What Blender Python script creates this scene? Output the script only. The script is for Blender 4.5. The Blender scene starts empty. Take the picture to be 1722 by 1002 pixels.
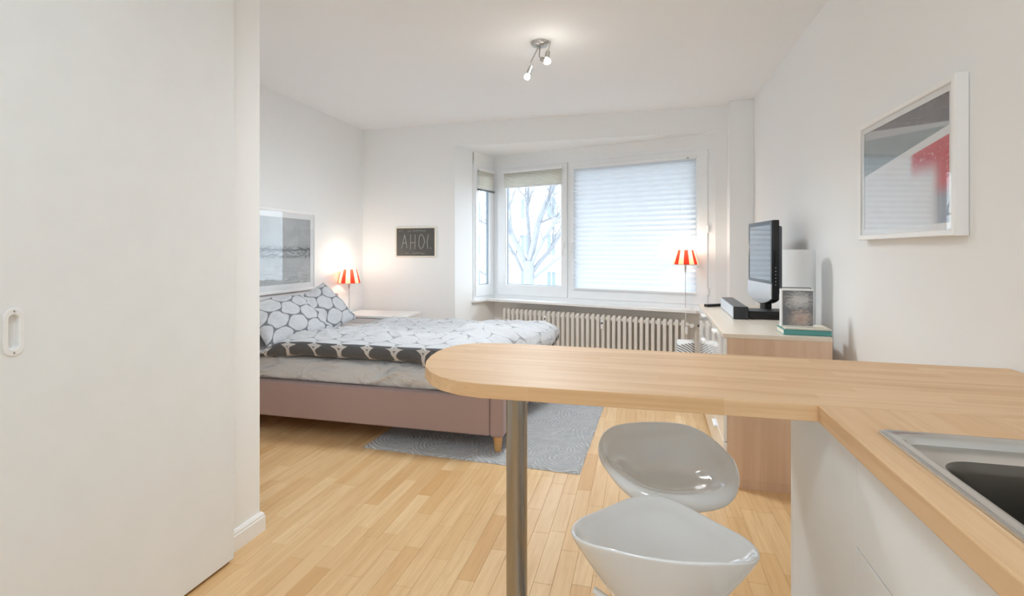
import bpy, bmesh, math, random
from mathutils import Vector, Matrix, noise

S = bpy.context.scene
C = S.collection
PI = math.pi
random.seed(7)

# ------------------------------------------------------------------ camera, world, exposure
cam = bpy.data.cameras.new('camera')
cam.sensor_fit = 'HORIZONTAL'
cam.sensor_width = 36.0
cam.lens = 36.0 * 850.0 / 1722.0
cam.shift_y = -(501.0 - 422.0) / 1722.0
cam.clip_start = 0.02
cam.clip_end = 300
cam_o = bpy.data.objects.new('camera', cam)
C.objects.link(cam_o)
YAW = math.atan(216.0 / 850.0)
cam_o.location = (0, 0, 1.24)
cam_o.rotation_euler = (PI / 2, 0, YAW)
S.camera = cam_o

world = bpy.data.worlds.new('overcast_sky')
S.world = world
world.use_nodes = True
wn = world.node_tree
wn.nodes.clear()
w_out = wn.nodes.new('ShaderNodeOutputWorld')
w_bg = wn.nodes.new('ShaderNodeBackground')
w_tc = wn.nodes.new('ShaderNodeTexCoord')
w_sep = wn.nodes.new('ShaderNodeSeparateXYZ')
w_ramp = wn.nodes.new('ShaderNodeValToRGB')
w_ramp.color_ramp.elements[0].position = 0.0
w_ramp.color_ramp.elements[0].color = (0.76, 0.86, 0.97, 1)
w_ramp.color_ramp.elements[1].position = 0.6
w_ramp.color_ramp.elements[1].color = (0.86, 0.93, 1.0, 1)
wn.links.new(w_tc.outputs['Generated'], w_sep.inputs[0])
wn.links.new(w_sep.outputs['Z'], w_ramp.inputs[0])
wn.links.new(w_ramp.outputs[0], w_bg.inputs['Color'])
wn.links.new(w_bg.outputs[0], w_out.inputs['Surface'])
w_bg.inputs['Strength'].default_value = 3.1

S.view_settings.view_transform = 'Standard'
S.view_settings.look = 'None'
S.view_settings.gamma = 1.0
S.view_settings.use_curve_mapping = False
S.view_settings.exposure = 1.15
S.cycles.use_denoising = True
S.cycles.max_bounces = 14
S.cycles.diffuse_bounces = 10
S.cycles.glossy_bounces = 5
S.cycles.transparent_max_bounces = 16
S.cycles.caustics_reflective = False
S.cycles.caustics_refractive = False
S.cycles.sample_clamp_indirect = 6.0


def portal(name, mat, sx, sz):
    l = bpy.data.lights.new(name, 'AREA')
    l.shape = 'RECTANGLE'
    l.size, l.size_y = sx, sz
    l.cycles.is_portal = True
    o = bpy.data.objects.new(name, l)
    o.matrix_world = mat
    C.objects.link(o)


def point_light(name, loc, watts, radius, col, parent=None):
    l = bpy.data.lights.new(name, 'POINT')
    l.energy, l.shadow_soft_size, l.color = watts, radius, col
    o = bpy.data.objects.new(name, l)
    o.location = loc
    if parent:
        o.parent = parent
    C.objects.link(o)
    return o


# ------------------------------------------------------------------ materials
def lin(c):
    return tuple(((v / 255) / 12.92) if v / 255 <= 0.04045 else (((v / 255) + 0.055) / 1.055) ** 2.4 for v in c)


class NT:
    """a material with short calls for building nodes"""
    def __init__(s, name):
        s.m = bpy.data.materials.new(name)
        s.m.use_nodes = True
        s.t = s.m.node_tree
        s.n = s.t.nodes
        s.b = s.n['Principled BSDF']
        s.out = s.n['Material Output']

    def put(s, sock, v):
        if isinstance(v, bpy.types.NodeSocket):
            s.t.links.new(v, sock)
        elif isinstance(v, (tuple, list)) and len(v) == 3 and sock.type == 'RGBA':
            sock.default_value = (*v, 1)
        else:
            sock.default_value = v

    def math(s, op, a, b=0.0, c=None, clamp=False):
        n = s.n.new('ShaderNodeMath')
        n.operation = op
        n.use_clamp = clamp
        s.put(n.inputs[0], a)
        s.put(n.inputs[1], b)
        if c is not None:
            s.put(n.inputs[2], c)
        return n.outputs[0]

    def step(s, x, lo, hi):
        n = s.n.new('ShaderNodeMapRange')
        n.interpolation_type = 'SMOOTHSTEP'
        s.put(n.inputs[0], x)
        s.put(n.inputs[1], lo)
        s.put(n.inputs[2], hi)
        return n.outputs[0]

    def mix(s, f, a, b, mode='MIX'):
        n = s.n.new('ShaderNodeMix')
        n.data_type = 'RGBA'
        n.blend_type = mode
        s.put(n.inputs['Factor'], f)
        s.put(n.inputs[6], a)
        s.put(n.inputs[7], b)
        return n.outputs[2]

    def coord(s, which='Object', scale=(1, 1, 1), rot=(0, 0, 0)):
        if which == 'World':
            o = s.n.new('ShaderNodeNewGeometry').outputs['Position']
        else:
            o = s.n.new('ShaderNodeTexCoord').outputs[which]
        m = s.n.new('ShaderNodeMapping')
        m.inputs['Scale'].default_value = scale
        m.inputs['Rotation'].default_value = rot
        s.t.links.new(o, m.inputs[0])
        return m.outputs[0]

    def noise(s, vec, scale, detail=4, rough=0.55, dist=0.0):
        n = s.n.new('ShaderNodeTexNoise')
        s.put(n.inputs['Vector'], vec)
        n.inputs['Scale'].default_value = scale
        n.inputs['Detail'].default_value = detail
        n.inputs['Roughness'].default_value = rough
        n.inputs['Distortion'].default_value = dist
        return n.outputs['Fac']

    def sep(s, vec):
        n = s.n.new('ShaderNodeSeparateXYZ')
        s.put(n.inputs[0], vec)
        return n.outputs

    def attr(s, name):
        n = s.n.new('ShaderNodeAttribute')
        n.attribute_name = name
        return n.outputs['Fac']

    def bump(s, h, strength, dist=0.01):
        n = s.n.new('ShaderNodeBump')
        n.inputs['Strength'].default_value = strength
        n.inputs['Distance'].default_value = dist
        s.put(n.inputs['Height'], h)
        s.t.links.new(n.outputs[0], s.b.inputs['Normal'])

    def set(s, **k):
        names = dict(color='Base Color', rough='Roughness', metal='Metallic', spec='Specular IOR Level', coat='Coat Weight',
                     coat_rough='Coat Roughness', sheen='Sheen Weight', trans='Transmission Weight', emit='Emission Color',
                     emit_s='Emission Strength', aniso='Anisotropic')
        for a, v in k.items():
            s.put(s.b.inputs[names[a]], v)
        return s


def plain(name, rgb, rough=0.5, **k):
    """a paint-like material with a faint tone variation"""
    t = NT(name)
    c = lin(rgb)
    n = t.noise(t.coord('Object'), 9.0, 3)
    t.set(color=t.mix(n, tuple(v * 0.97 for v in c), tuple(min(1, v * 1.03) for v in c)), rough=rough, **k)
    return t.m


def make_wall(name, rgb):
    t = NT(name)
    c = lin(rgb)
    n = t.noise(t.coord('World'), 1.3, 3)
    t.set(color=t.mix(n, tuple(v * 0.985 for v in c), tuple(min(1, v * 1.015) for v in c)), rough=0.85, spec=0.25)
    t.bump(t.noise(t.coord('World'), 90, 2), 0.05, 0.002)
    return t.m


M = {}
M['wall'] = make_wall('wall_paint', (239, 240, 240))
M['ceiling'] = make_wall('ceiling_paint', (240, 241, 242))
M['white_lacquer'] = plain('white_lacquer', (236, 236, 235), 0.32)
M['door_white'] = plain('door_white', (232, 234, 234), 0.7, spec=0.2)
M['front_white'] = plain('cabinet_front_white', (236, 237, 237), 0.6, spec=0.3)
M['gloss_white'] = plain('high_gloss_white', (238, 240, 242), 0.06, coat=0.6)
M['upvc'] = plain('window_upvc', (238, 240, 242), 0.3)
M['gasket'] = plain('rubber_gasket', (150, 165, 178), 0.6)
M['abs'] = plain('glossy_abs_shell', (217, 218, 218), 0.10, coat=0.8, coat_rough=0.03)
M['radiator'] = plain('radiator_enamel', (226, 222, 216), 0.35)
M['steel'] = plain('chrome', (205, 205, 205), 0.12, metal=1.0)
M['nickel'] = plain('brushed_nickel', (186, 184, 180), 0.32, metal=1.0)
M['black_gloss'] = plain('black_gloss_plastic', (14, 14, 16), 0.16)
M['black'] = plain('black_plastic', (24, 25, 28), 0.42)
M['dark_grey'] = plain('dark_grey_plastic', (92, 94, 98), 0.4)
M['grille'] = plain('grey_speaker_cloth', (205, 211, 218), 0.7)
M['silver'] = plain('silver_plastic', (196, 198, 200), 0.22, coat=0.3)
M['screen'] = plain('screen_glass', (38, 41, 45), 0.05, coat=1.0, coat_rough=0.03)
M['bed_fabric'] = plain('taupe_bed_upholstery', (166, 142, 138), 0.8, sheen=0.25)
M['leg_wood'] = plain('pale_leg_wood', (208, 160, 102), 0.45)
M['paper'] = plain('paper', (232, 226, 212), 0.8)
M['teal'] = plain('teal_cover', (84, 152, 148), 0.5)
M['chalk'] = plain('chalk', (186, 188, 184), 0.9)
M['cord'] = plain('white_cord', (232, 232, 230), 0.5)
M['bark'] = plain('bark', (126, 128, 132), 0.9)
M['facade'] = plain('facade_render', (226, 226, 222), 0.9)
M['facade_dark'] = plain('facade_window', (118, 130, 142), 0.2)
M['red_tile'] = plain('red_awning', (150, 90, 86), 0.8)
M['asphalt'] = plain('asphalt', (110, 112, 114), 0.95)
M['frame_white'] = plain('frame_white', (240, 240, 239), 0.35)
M['passepartout'] = plain('mount_board', (238, 239, 240), 0.7)
M['hollow'] = plain('dark_hollow', (40, 40, 42), 0.8)

# upholstery weave relief
for key in ('bed_fabric',):
    m = M[key]
    nt = m.node_tree
    no = nt.nodes.new('ShaderNodeTexNoise'); no.inputs['Scale'].default_value = 420
    bp = nt.nodes.new('ShaderNodeBump'); bp.inputs['Strength'].default_value = 0.25; bp.inputs['Distance'].default_value = 0.002
    nt.links.new(no.outputs['Fac'], bp.inputs['Height'])
    nt.links.new(bp.outputs[0], nt.nodes['Principled BSDF'].inputs['Normal'])


def make_glass(name, tint):
    t = NT(name)
    tr = t.n.new('ShaderNodeBsdfTransparent')
    tr.inputs[0].default_value = (*tint, 1)
    gl = t.n.new('ShaderNodeBsdfGlossy')
    gl.inputs['Roughness'].default_value = 0.0
    fr = t.n.new('ShaderNodeLayerWeight')
    fr.inputs[0].default_value = 0.5
    refl = t.math('ADD', 0.025, t.math('MULTIPLY', t.math('POWER', fr.outputs['Facing'], 4.5), 0.95))
    mx = t.n.new('ShaderNodeMixShader')
    t.t.links.new(refl, mx.inputs[0])
    t.t.links.new(tr.outputs[0], mx.inputs[1])
    t.t.links.new(gl.outputs[0], mx.inputs[2])
    t.t.links.new(mx.outputs[0], t.out.inputs[0])
    return t.m


M['glass'] = make_glass('window_glass', (0.96, 0.98, 0.985))
M['picture_glass'] = make_glass('picture_glass', (1.0, 1.0, 1.0))


def make_translucent(name, rgb, share, rough=0.8, color_sock=None):
    t = NT(name)
    c = lin(rgb)
    t.set(color=c, rough=rough, spec=0.1)
    tl = t.n.new('ShaderNodeBsdfTranslucent')
    tl.inputs[0].default_value = (*c, 1)
    mx = t.n.new('ShaderNodeMixShader')
    mx.inputs[0].default_value = share
    t.t.links.new(t.b.outputs[0], mx.inputs[1])
    t.t.links.new(tl.outputs[0], mx.inputs[2])
    t.t.links.new(mx.outputs[0], t.out.inputs[0])
    return t.m


M['blind'] = make_translucent('pleated_fabric', (224, 229, 234), 0.33)
M['blind_stack'] = make_translucent('stacked_pleats', (240, 239, 234), 0.08)
M['shade_red'] = make_translucent('red_shade_cloth', (214, 62, 46), 0.45)
M['shade_cream'] = make_translucent('cream_shade_cloth', (246, 226, 186), 0.45)
M['drum_shade'] = make_translucent('white_drum_shade', (236, 237, 238), 0.3)


def make_bulb(name, col, strength):
    t = NT(name)
    t.set(color=(0.9, 0.9, 0.9), emit=col, emit_s=strength)
    return t.m


M['bulb'] = make_bulb('lit_bulb', (1.0, 0.93, 0.82), 7.0)


def make_floor_wood():
    t = NT('oak_parquet')
    v = t.coord('World', (24, 1.6, 1))
    g = t.noise(v, 1.6, 5, 0.6, 0.8)
    fine = t.noise(t.coord('World', (150, 7, 1)), 1.0, 3, 0.6)
    tone = t.attr('tone')
    a = t.mix(tone, lin((208, 165, 112)), lin((234, 206, 162)))
    b = t.mix(t.step(g, 0.35, 0.75), a, t.mix(0.45, a, lin((192, 146, 94))))
    c = t.mix(t.math('MULTIPLY', t.step(fine, 0.5, 0.8), 0.22), b, lin((172, 128, 84)))
    t.set(color=c, rough=t.math('ADD', 0.26, t.math('MULTIPLY', g, 0.1)), spec=0.5)
    t.bump(fine, 0.04, 0.002)
    return t.m


M['floor'] = make_floor_wood()
M['subfloor'] = plain('joint_brown', (160, 118, 74), 0.9)


def make_worktop(name, along):
    """beech staves glued side by side; 'along' is the axis the staves run"""
    t = NT(name)
    xyz = t.sep(t.coord('World'))
    l, w = (xyz[0], xyz[1]) if along == 'x' else (xyz[1], xyz[0])
    row = t.math('FLOOR', t.math('MULTIPLY', w, 1 / 0.042))
    off = t.math('FRACT', t.math('MULTIPLY', t.math('SINE', t.math('MULTIPLY', row, 12.9898)), 437.5))
    col = t.math('FLOOR', t.math('ADD', t.math('MULTIPLY', l, 1 / 0.46), t.math('MULTIPLY', off, 3.0)))
    h = t.math('FRACT', t.math('MULTIPLY', t.math('SINE', t.math('ADD', t.math('MULTIPLY', row, 78.233), t.math('MULTIPLY', col, 37.719))), 43.7585))
    sc = (2.2, 46, 46) if along == 'x' else (46, 2.2, 46)
    g = t.noise(t.coord('World', sc), 1.0, 4, 0.55, 0.6)
    a = t.mix(h, lin((217, 177, 131)), lin((226, 191, 149)))
    b = t.mix(t.math('MULTIPLY', t.step(g, 0.4, 0.75), 0.4), a, lin((188, 138, 90)))
    t.set(color=b, rough=0.42, spec=0.45)
    return t.m


M['bar_wood'] = make_worktop('beech_staves_across', 'x')
M['counter_wood'] = make_worktop('beech_staves_along', 'y')


def make_side_wood():
    t = NT('light_oak_veneer')
    z = t.noise(t.coord('Object', (15, 15, 0.7)), 1.0, 4, 0.55, 0.5)
    f = t.noise(t.coord('Object', (110, 110, 3)), 1.0, 2)
    a = t.mix(t.step(z, 0.3, 0.7), lin((216, 188, 163)), lin((200, 169, 143)))
    t.set(color=t.mix(t.math('MULTIPLY', f, 0.25), a, lin((222, 198, 174))), rough=0.5)
    return t.m


M['oak_veneer'] = make_side_wood()


def make_top_wood():
    t = NT('pale_veneer_top')
    f = t.noise(t.coord('Object', (60, 2.5, 60)), 1.0, 3)
    t.set(color=t.mix(f, lin((226, 216, 202)), lin((214, 202, 186))), rough=0.3)
    return t.m


M['veneer_top'] = make_top_wood()


def make_sink():
    t = NT('brushed_sink_steel')
    f = t.noise(t.coord('World', (30, 500, 30)), 1.0, 2)
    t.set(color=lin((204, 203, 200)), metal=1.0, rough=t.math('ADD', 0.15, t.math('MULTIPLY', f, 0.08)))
    return t.m


M['sink'] = make_sink()
M['bowl'] = plain('shaded_bowl_steel', (112, 108, 102), 0.3, metal=1.0)  # the rim's steel with shade and dark reflections put into its colour


def make_pole():
    t = NT('brushed_pole_steel')
    t.set(color=lin((168, 163, 155)), metal=1.0, rough=0.27, aniso=0.6)
    return t.m


M['pole'] = make_pole()


def lattice(t, su, sv, jitter=0.0):
    """distance (in cells) to the nearest point of a staggered lattice in uv metres"""
    uv = t.n.new('ShaderNodeTexCoord').outputs['UV']
    x, y, _ = t.sep(uv)
    if jitter:
        nv = t.noise(uv, 5.0, 2)
        x = t.math('ADD', x, t.math('MULTIPLY', t.math('SUBTRACT', nv, 0.5), jitter))
    X = t.math('MULTIPLY', x, 1 / su)
    Y = t.math('MULTIPLY', y, 1 / sv)

    def one(dx, dy):
        a = t.math('SUBTRACT', t.math('FRACT', t.math('ADD', X, dx)), 0.5)
        b = t.math('MULTIPLY', t.math('SUBTRACT', t.math('FRACT', t.math('ADD', Y, dy)), 0.5), 1.732)
        # between a circle and a hexagon
        aa, bb = t.math('ABSOLUTE', a), t.math('ABSOLUTE', b)
        hexd = t.math('MAXIMUM', aa, t.math('ADD', t.math('MULTIPLY', aa, 0.5), t.math('MULTIPLY', bb, 0.866)))
        circ = t.math('SQRT', t.math('ADD', t.math('MULTIPLY', a, a), t.math('MULTIPLY', b, b)))
        return t.math('ADD', t.math('MULTIPLY', hexd, 0.35), t.math('MULTIPLY', circ, 0.65))
    return t.math('MINIMUM', one(0, 0), one(0.5, 0.5))


def make_cloth(name, dark, grey, edge):
    t = NT(name)
    d = lattice(t, 0.215, 0.30, 0.12)
    white, grey, deep = lin((200, 202, 206)), lin(grey), lin((96, 97, 100))
    if dark:
        ring = t.math('MULTIPLY', t.step(d, 0.44, 0.455), t.math('SUBTRACT', 1.0, t.step(d, 0.52, 0.535)))
        col = t.mix(ring, deep, lin((206, 204, 203)))
    else:
        col = t.mix(t.step(d, edge, edge + 0.02), white, grey)
    t.set(color=col, rough=0.9, spec=0.15, sheen=0.1)
    t.bump(t.noise(t.coord('Object', (1, 1.8, 1), (0, 0, .6)), 9, 5, 0.55, 1.2), 0.8, 0.03)
    return t.m


M['duvet_top'] = make_cloth('duvet_white_side', False, (154, 156, 160), 0.483)
M['duvet_under'] = make_cloth('duvet_dark_side', True, (0, 0, 0), 0)
M['pillow_front'] = make_cloth('pillow_white_side', False, (122, 124, 128), 0.464)


def make_sheet():
    t = NT('white_sheet')
    t.set(color=lin((210, 210, 211)), rough=0.9, spec=0.15)
    n = t.noise(t.coord('Object', (2.0, 1.0, 3.4), (0, 0.6, 0)), 2.4, 3, 0.5, 1.8)
    t.bump(n, 0.8, 0.06)
    return t.m


M['sheet'] = make_sheet()


def make_rug():
    t = NT('grey_swirl_rug')
    vor = t.n.new('ShaderNodeTexVoronoi')
    vor.voronoi_dimensions = '2D'
    t.put(vor.inputs['Vector'], t.coord('Object'))
    vor.inputs['Scale'].default_value = 2.6
    d = vor.outputs['Distance']
    wob = t.noise(t.coord('Object'), 9, 3)
    ring = t.math('SINE', t.math('ADD', t.math('MULTIPLY', d, 96), t.math('MULTIPLY', wob, 9)))
    pile = t.noise(t.coord('Object'), 160, 2)
    a = t.mix(pile, lin((160, 162, 165)), lin((192, 194, 197)))
    c = t.mix(t.math('MULTIPLY', t.math('MULTIPLY', t.step(ring, 0.2, 1.0), t.step(t.noise(t.coord('Object'), 22, 3), 0.3, 0.65)), 0.62), a, lin((226, 227, 228)))
    t.set(color=c, rough=0.95, spec=0.1, sheen=0.2)
    t.bump(t.math('ADD', pile, t.math('MULTIPLY', ring, 0.4)), 0.8, 0.01)
    return t.m


M['rug'] = make_rug()


def make_harbour_print():
    t = NT('monochrome_harbour_print')
    uv = t.n.new('ShaderNodeTexCoord').outputs['UV']
    x, y, _ = t.sep(uv)
    cloud = t.noise(uv, 3.2, 5, 0.6, 0.4)
    small = t.noise(t.coord('UV', (9, 26, 1)), 1.6, 4, 0.65)
    base = t.mix(cloud, lin((140, 144, 146)), lin((206, 210, 212)))
    wave = t.math('ADD', y, t.math('MULTIPLY', t.math('SUBTRACT', t.noise(t.coord('UV', (6, 1, 1)), 1.5, 3), 0.5), 0.10))
    far = t.math('ABSOLUTE', t.math('SUBTRACT', wave, 0.52))
    c = t.mix(t.math('MULTIPLY', t.math('SUBTRACT', 1.0, t.step(far, 0.0, 0.03)), 0.65), base, lin((72, 74, 76)))
    quay = t.math('ABSOLUTE', t.math('SUBTRACT', wave, 0.42))
    c = t.mix(t.math('MULTIPLY', t.math('SUBTRACT', 1.0, t.step(quay, 0.0, 0.02)), 0.45), c, lin((88, 90, 92)))
    band = t.math('MULTIPLY', t.step(y, 0.36, 0.42), t.math('SUBTRACT', 1.0, t.step(y, 0.54, 0.6)))
    c = t.mix(t.math('MULTIPLY', t.math('MULTIPLY', band, t.step(small, 0.42, 0.62)), 0.75), c, lin((70, 72, 74)))
    low = t.math('SUBTRACT', 1.0, t.step(y, 0.0, 0.4))
    c = t.mix(t.math('MULTIPLY', t.math('MULTIPLY', low, t.step(small, 0.45, 0.65)), 0.5), c, lin((222, 224, 224)))
    c = t.mix(t.math('MULTIPLY', t.math('MULTIPLY', low, t.step(t.noise(t.coord('UV', (4, 12, 1)), 2.3, 5, 0.7, 0.6), 0.5, 0.62)), 0.4), c, lin((104, 107, 110)))
    t.set(color=c, rough=0.6)
    return t.m


M['harbour'] = make_harbour_print()


def make_poster():
    t = NT('red_and_grey_poster_print')
    uv = t.n.new('ShaderNodeTexCoord').outputs['UV']
    x, y, _ = t.sep(uv)
    n = t.noise(uv, 7, 4, 0.6)
    spk = t.noise(uv, 34, 3, 0.7)
    def below(v, line, soft=0.006):
        return t.math('SUBTRACT', 1.0, t.step(t.math('SUBTRACT', v, line), -soft, soft))
    up = t.mix(n, lin((92, 92, 98)), lin((128, 120, 124)))
    up = t.mix(t.math('MULTIPLY', t.step(spk, 0.58, 0.68), 0.55), up, lin((206, 170, 176)))
    l1 = t.math('SUBTRACT', 1.02, t.math('MULTIPLY', x, 0.25))
    l2 = t.math('SUBTRACT', 0.93, t.math('MULTIPLY', x, 0.19))
    c = t.mix(below(y, l1), up, lin((186, 190, 194)))
    teal = t.mix(n, lin((126, 144, 150)), lin((164, 172, 176)))
    c = t.mix(below(y, l2), c, teal)
    b1 = t.math('ADD', 0.555, t.math('MULTIPLY', x, 0.195))
    b2 = t.math('ADD', 0.50, t.math('MULTIPLY', x, 0.18))
    c = t.mix(below(y, b1), c, lin((232, 234, 236)))
    red = t.mix(n, lin((196, 66, 78)), lin((214, 96, 104)))
    pale = t.mix(n, lin((218, 222, 227)), lin((236, 238, 240)))  # the blind's reflection, painted into the print as a pale area
    low = t.mix(t.step(x, 0.58, 0.66), pale, red)
    c = t.mix(below(y, b2), c, low)
    corner = t.math('MULTIPLY', below(y, 0.46, 0.10), t.step(t.math('SUBTRACT', 0.93, x), 0.0, 0.12))  # where the painted reflection covers the lower left
    blue = t.mix(n, lin((130, 142, 160)), lin((168, 178, 192)))
    c = t.mix(below(y, 0.26, 0.08), c, blue)
    c = t.mix(corner, c, pale)
    marks = t.math('MULTIPLY', t.math('MULTIPLY', t.step(spk, 0.6, 0.64), t.step(y, 0.45, 0.5)), below(y, 0.62, 0.03))
    c = t.mix(t.math('MULTIPLY', marks, 0.6), c, lin((240, 226, 228)))
    t.set(color=c, rough=0.6)
    return t.m


M['poster'] = make_poster()


def make_portrait():
    t = NT('grey_portrait_print')
    uv = t.n.new('ShaderNodeTexCoord').outputs['UV']
    x, y, _ = t.sep(uv)
    n = t.noise(t.coord('UV', (3, 9, 1), (0, 0, 0.5)), 2.0, 4, 0.6, 0.8)
    def blob(cx, cy, rx, ry):
        a = t.math('MULTIPLY', t.math('SUBTRACT', x, cx), 1 / rx)
        b = t.math('MULTIPLY', t.math('SUBTRACT', y, cy), 1 / ry)
        d = t.math('SQRT', t.math('ADD', t.math('MULTIPLY', a, a), t.math('MULTIPLY', b, b)))
        d = t.math('ADD', d, t.math('MULTIPLY', t.math('SUBTRACT', n, 0.5), 2.2))
        return t.math('SUBTRACT', 1.0, t.step(d, 0.1, 1.5))
    c = t.mix(n, lin((78, 84, 92)), lin((120, 124, 130)))
    c = t.mix(t.math('MULTIPLY', blob(0.55, 0.72, 0.42, 0.24), 0.9), c, lin((206, 206, 206)))
    c = t.mix(t.math('MULTIPLY', blob(0.6, 0.2, 0.36, 0.26), 0.9), c, lin((196, 176, 164)))
    c = t.mix(t.math('MULTIPLY', blob(0.6, 0.18, 0.14, 0.09), 0.5), c, lin((150, 118, 110)))
    t.set(color=c, rough=0.3, coat=0.6)
    return t.m


M['portrait'] = make_portrait()


def make_board():
    t = NT('chalkboard_slate')
    xyz = t.sep(t.coord('Object'))
    n = t.noise(t.coord('Object'), 12, 4, 0.6)
    c = t.mix(n, lin((74, 73, 70)), lin((92, 91, 88)))
    t.set(color=c, rough=0.45)
    return t.m


M['board'] = make_board()


def make_stripes():
    t = NT('black_and_white_striped_cloth')
    x, y, z = t.sep(t.coord('Object'))
    d = t.math('ADD', t.math('ADD', t.math('MULTIPLY', z, 1.0), t.math('MULTIPLY', x, 0.55)), t.math('MULTIPLY', t.math('MULTIPLY', x, x), 1.6))
    s = t.math('SINE', t.math('MULTIPLY', d, 300))
    t.set(color=t.mix(t.step(s, 0.25, 0.5), lin((230, 232, 234)), lin((62, 62, 66))), rough=0.8)
    return t.m


M['stripes'] = make_stripes()


# ------------------------------------------------------------------ object helpers
def smooth(me, ang=40):
    for p in me.polygons:
        p.use_smooth = True
    me.set_sharp_from_angle(angle=math.radians(ang))


def obj(name, bm, mats, parent=None, loc=(0, 0, 0), rz=0.0, ang=40, sm=True):
    if isinstance(bm, bmesh.types.BMesh):
        bmesh.ops.recalc_face_normals(bm, faces=bm.faces[:])
        me = bpy.data.meshes.new(name)
        bm.to_mesh(me)
        bm.free()
        if sm:
            smooth(me, ang)
    else:
        me = bm
    if mats and not me.materials:
        for m in (mats if isinstance(mats, (list, tuple)) else [mats]):
            me.materials.append(M[m])
    o = bpy.data.objects.new(name, me)
    o.location = loc
    o.rotation_euler = (0, 0, rz)
    if parent:
        o.parent = parent
    C.objects.link(o)
    if sm and ang <= 45 and len(me.polygons) < 4000 and me.polygons and me.polygons[0].use_smooth:
        wn_ = o.modifiers.new('flat_faces_stay_flat', 'WEIGHTED_NORMAL')
        wn_.mode, wn_.weight, wn_.keep_sharp = 'FACE_AREA', 90, True
    return o


def tag(o, label, cat, group=None):
    o['label'] = label
    o['category'] = cat
    if group:
        o['group'] = group
    return o


def thing(name, label, cat, loc=(0, 0, 0), rz=0.0, group=None):
    o = bpy.data.objects.new(name, None)
    o.empty_display_size = 0.1
    o.location = loc
    o.rotation_euler = (0, 0, rz)
    C.objects.link(o)
    return tag(o, label, cat, group)


def struct(name, bm, mat, parent=None, **k):
    o = obj(name, bm, mat, parent, **k)
    if not parent:
        o['kind'] = 'structure'
    return o


def struct_empty(name, loc=(0, 0, 0), rz=0.0):
    o = bpy.data.objects.new(name, None)
    o.location = loc
    o.rotation_euler = (0, 0, rz)
    o['kind'] = 'structure'
    C.objects.link(o)
    return o


def box(bm, x0, x1, y0, y1, z0, z1, bev=0.0, seg=2, mat=0):
    b = bmesh.new()
    bmesh.ops.create_cube(b, size=1)
    for v in b.verts:
        v.co = Vector((x0 + (v.co.x + .5) * (x1 - x0), y0 + (v.co.y + .5) * (y1 - y0), z0 + (v.co.z + .5) * (z1 - z0)))
    if bev:
        bmesh.ops.bevel(b, geom=b.edges[:], offset=bev, segments=seg, profile=0.5, affect='EDGES')
    for f in b.faces:
        f.material_index = mat
    join(bm, b)


def join(bm, b, mtx=None):
    if mtx:
        bmesh.ops.transform(b, matrix=mtx, verts=b.verts[:])
    me = bpy.data.meshes.new('tmp')
    b.to_mesh(me)
    b.free()
    bm.from_mesh(me)
    bpy.data.meshes.remove(me)


def mkbox(*a, **k):
    bm = bmesh.new()
    box(bm, *a, **k)
    return bm


def prism(bm, pts, z0, z1, bev=0.0, holes=(), seg=2):
    """an outline in x, y extruded from z0 to z1; holes are inner outlines"""
    b = bmesh.new()
    loops = []
    for ring in (pts, *holes):
        vs = [b.verts.new((p[0], p[1], z0)) for p in ring]
        loops.append([b.edges.new((vs[i], vs[(i + 1) % len(vs)])) for i in range(len(vs))])
    if holes:
        r = bmesh.ops.triangle_fill(b, edges=[e for l in loops for e in l], use_beauty=True)
        faces = [g for g in r['geom'] if isinstance(g, bmesh.types.BMFace)]
    else:
        faces = [b.faces.new([e.verts[0] if e.verts[0] in loops[0][i - 1].verts else e.verts[1] for i, e in enumerate(loops[0])])]
    bmesh.ops.recalc_face_normals(b, faces=b.faces[:])
    r = bmesh.ops.extrude_face_region(b, geom=faces)
    bmesh.ops.translate(b, vec=(0, 0, z1 - z0), verts=[g for g in r['geom'] if isinstance(g, bmesh.types.BMVert)])
    bmesh.ops.recalc_face_normals(b, faces=b.faces[:])
    if bev:
        es = [e for e in b.edges if len(e.link_faces) == 2 and e.calc_face_angle(0) > 0.9]
        bmesh.ops.bevel(b, geom=es, offset=bev, segments=seg, profile=0.5, affect='EDGES')
    join(bm, b)


def lathe(bm, prof, n=32, mtx=None, mat=0, a0=0.0, a1=2 * PI):
    """prof: (radius, z) from bottom to top"""
    b = bmesh.new()
    full = abs(a1 - a0 - 2 * PI) < 1e-6
    cnt = n if full else n + 1
    rows = []
    for r, z in prof:
        if r < 1e-6:
            rows.append([b.verts.new((0, 0, z))])
        else:
            rows.append([b.verts.new((r * math.cos(a0 + (a1 - a0) * i / n), r * math.sin(a0 + (a1 - a0) * i / n), z)) for i in range(cnt)])
    for A, B in zip(rows, rows[1:]):
        for i in range(n):
            j = (i + 1) % cnt
            if len(A) == 1 and len(B) == 1:
                continue
            if len(A) == 1:
                f = b.faces.new((A[0], B[j], B[i]))
            elif len(B) == 1:
                f = b.faces.new((A[i], A[j], B[0]))
            else:
                f = b.faces.new((A[i], A[j], B[j], B[i]))
            f.material_index = mat
    join(bm, b, mtx)


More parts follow.
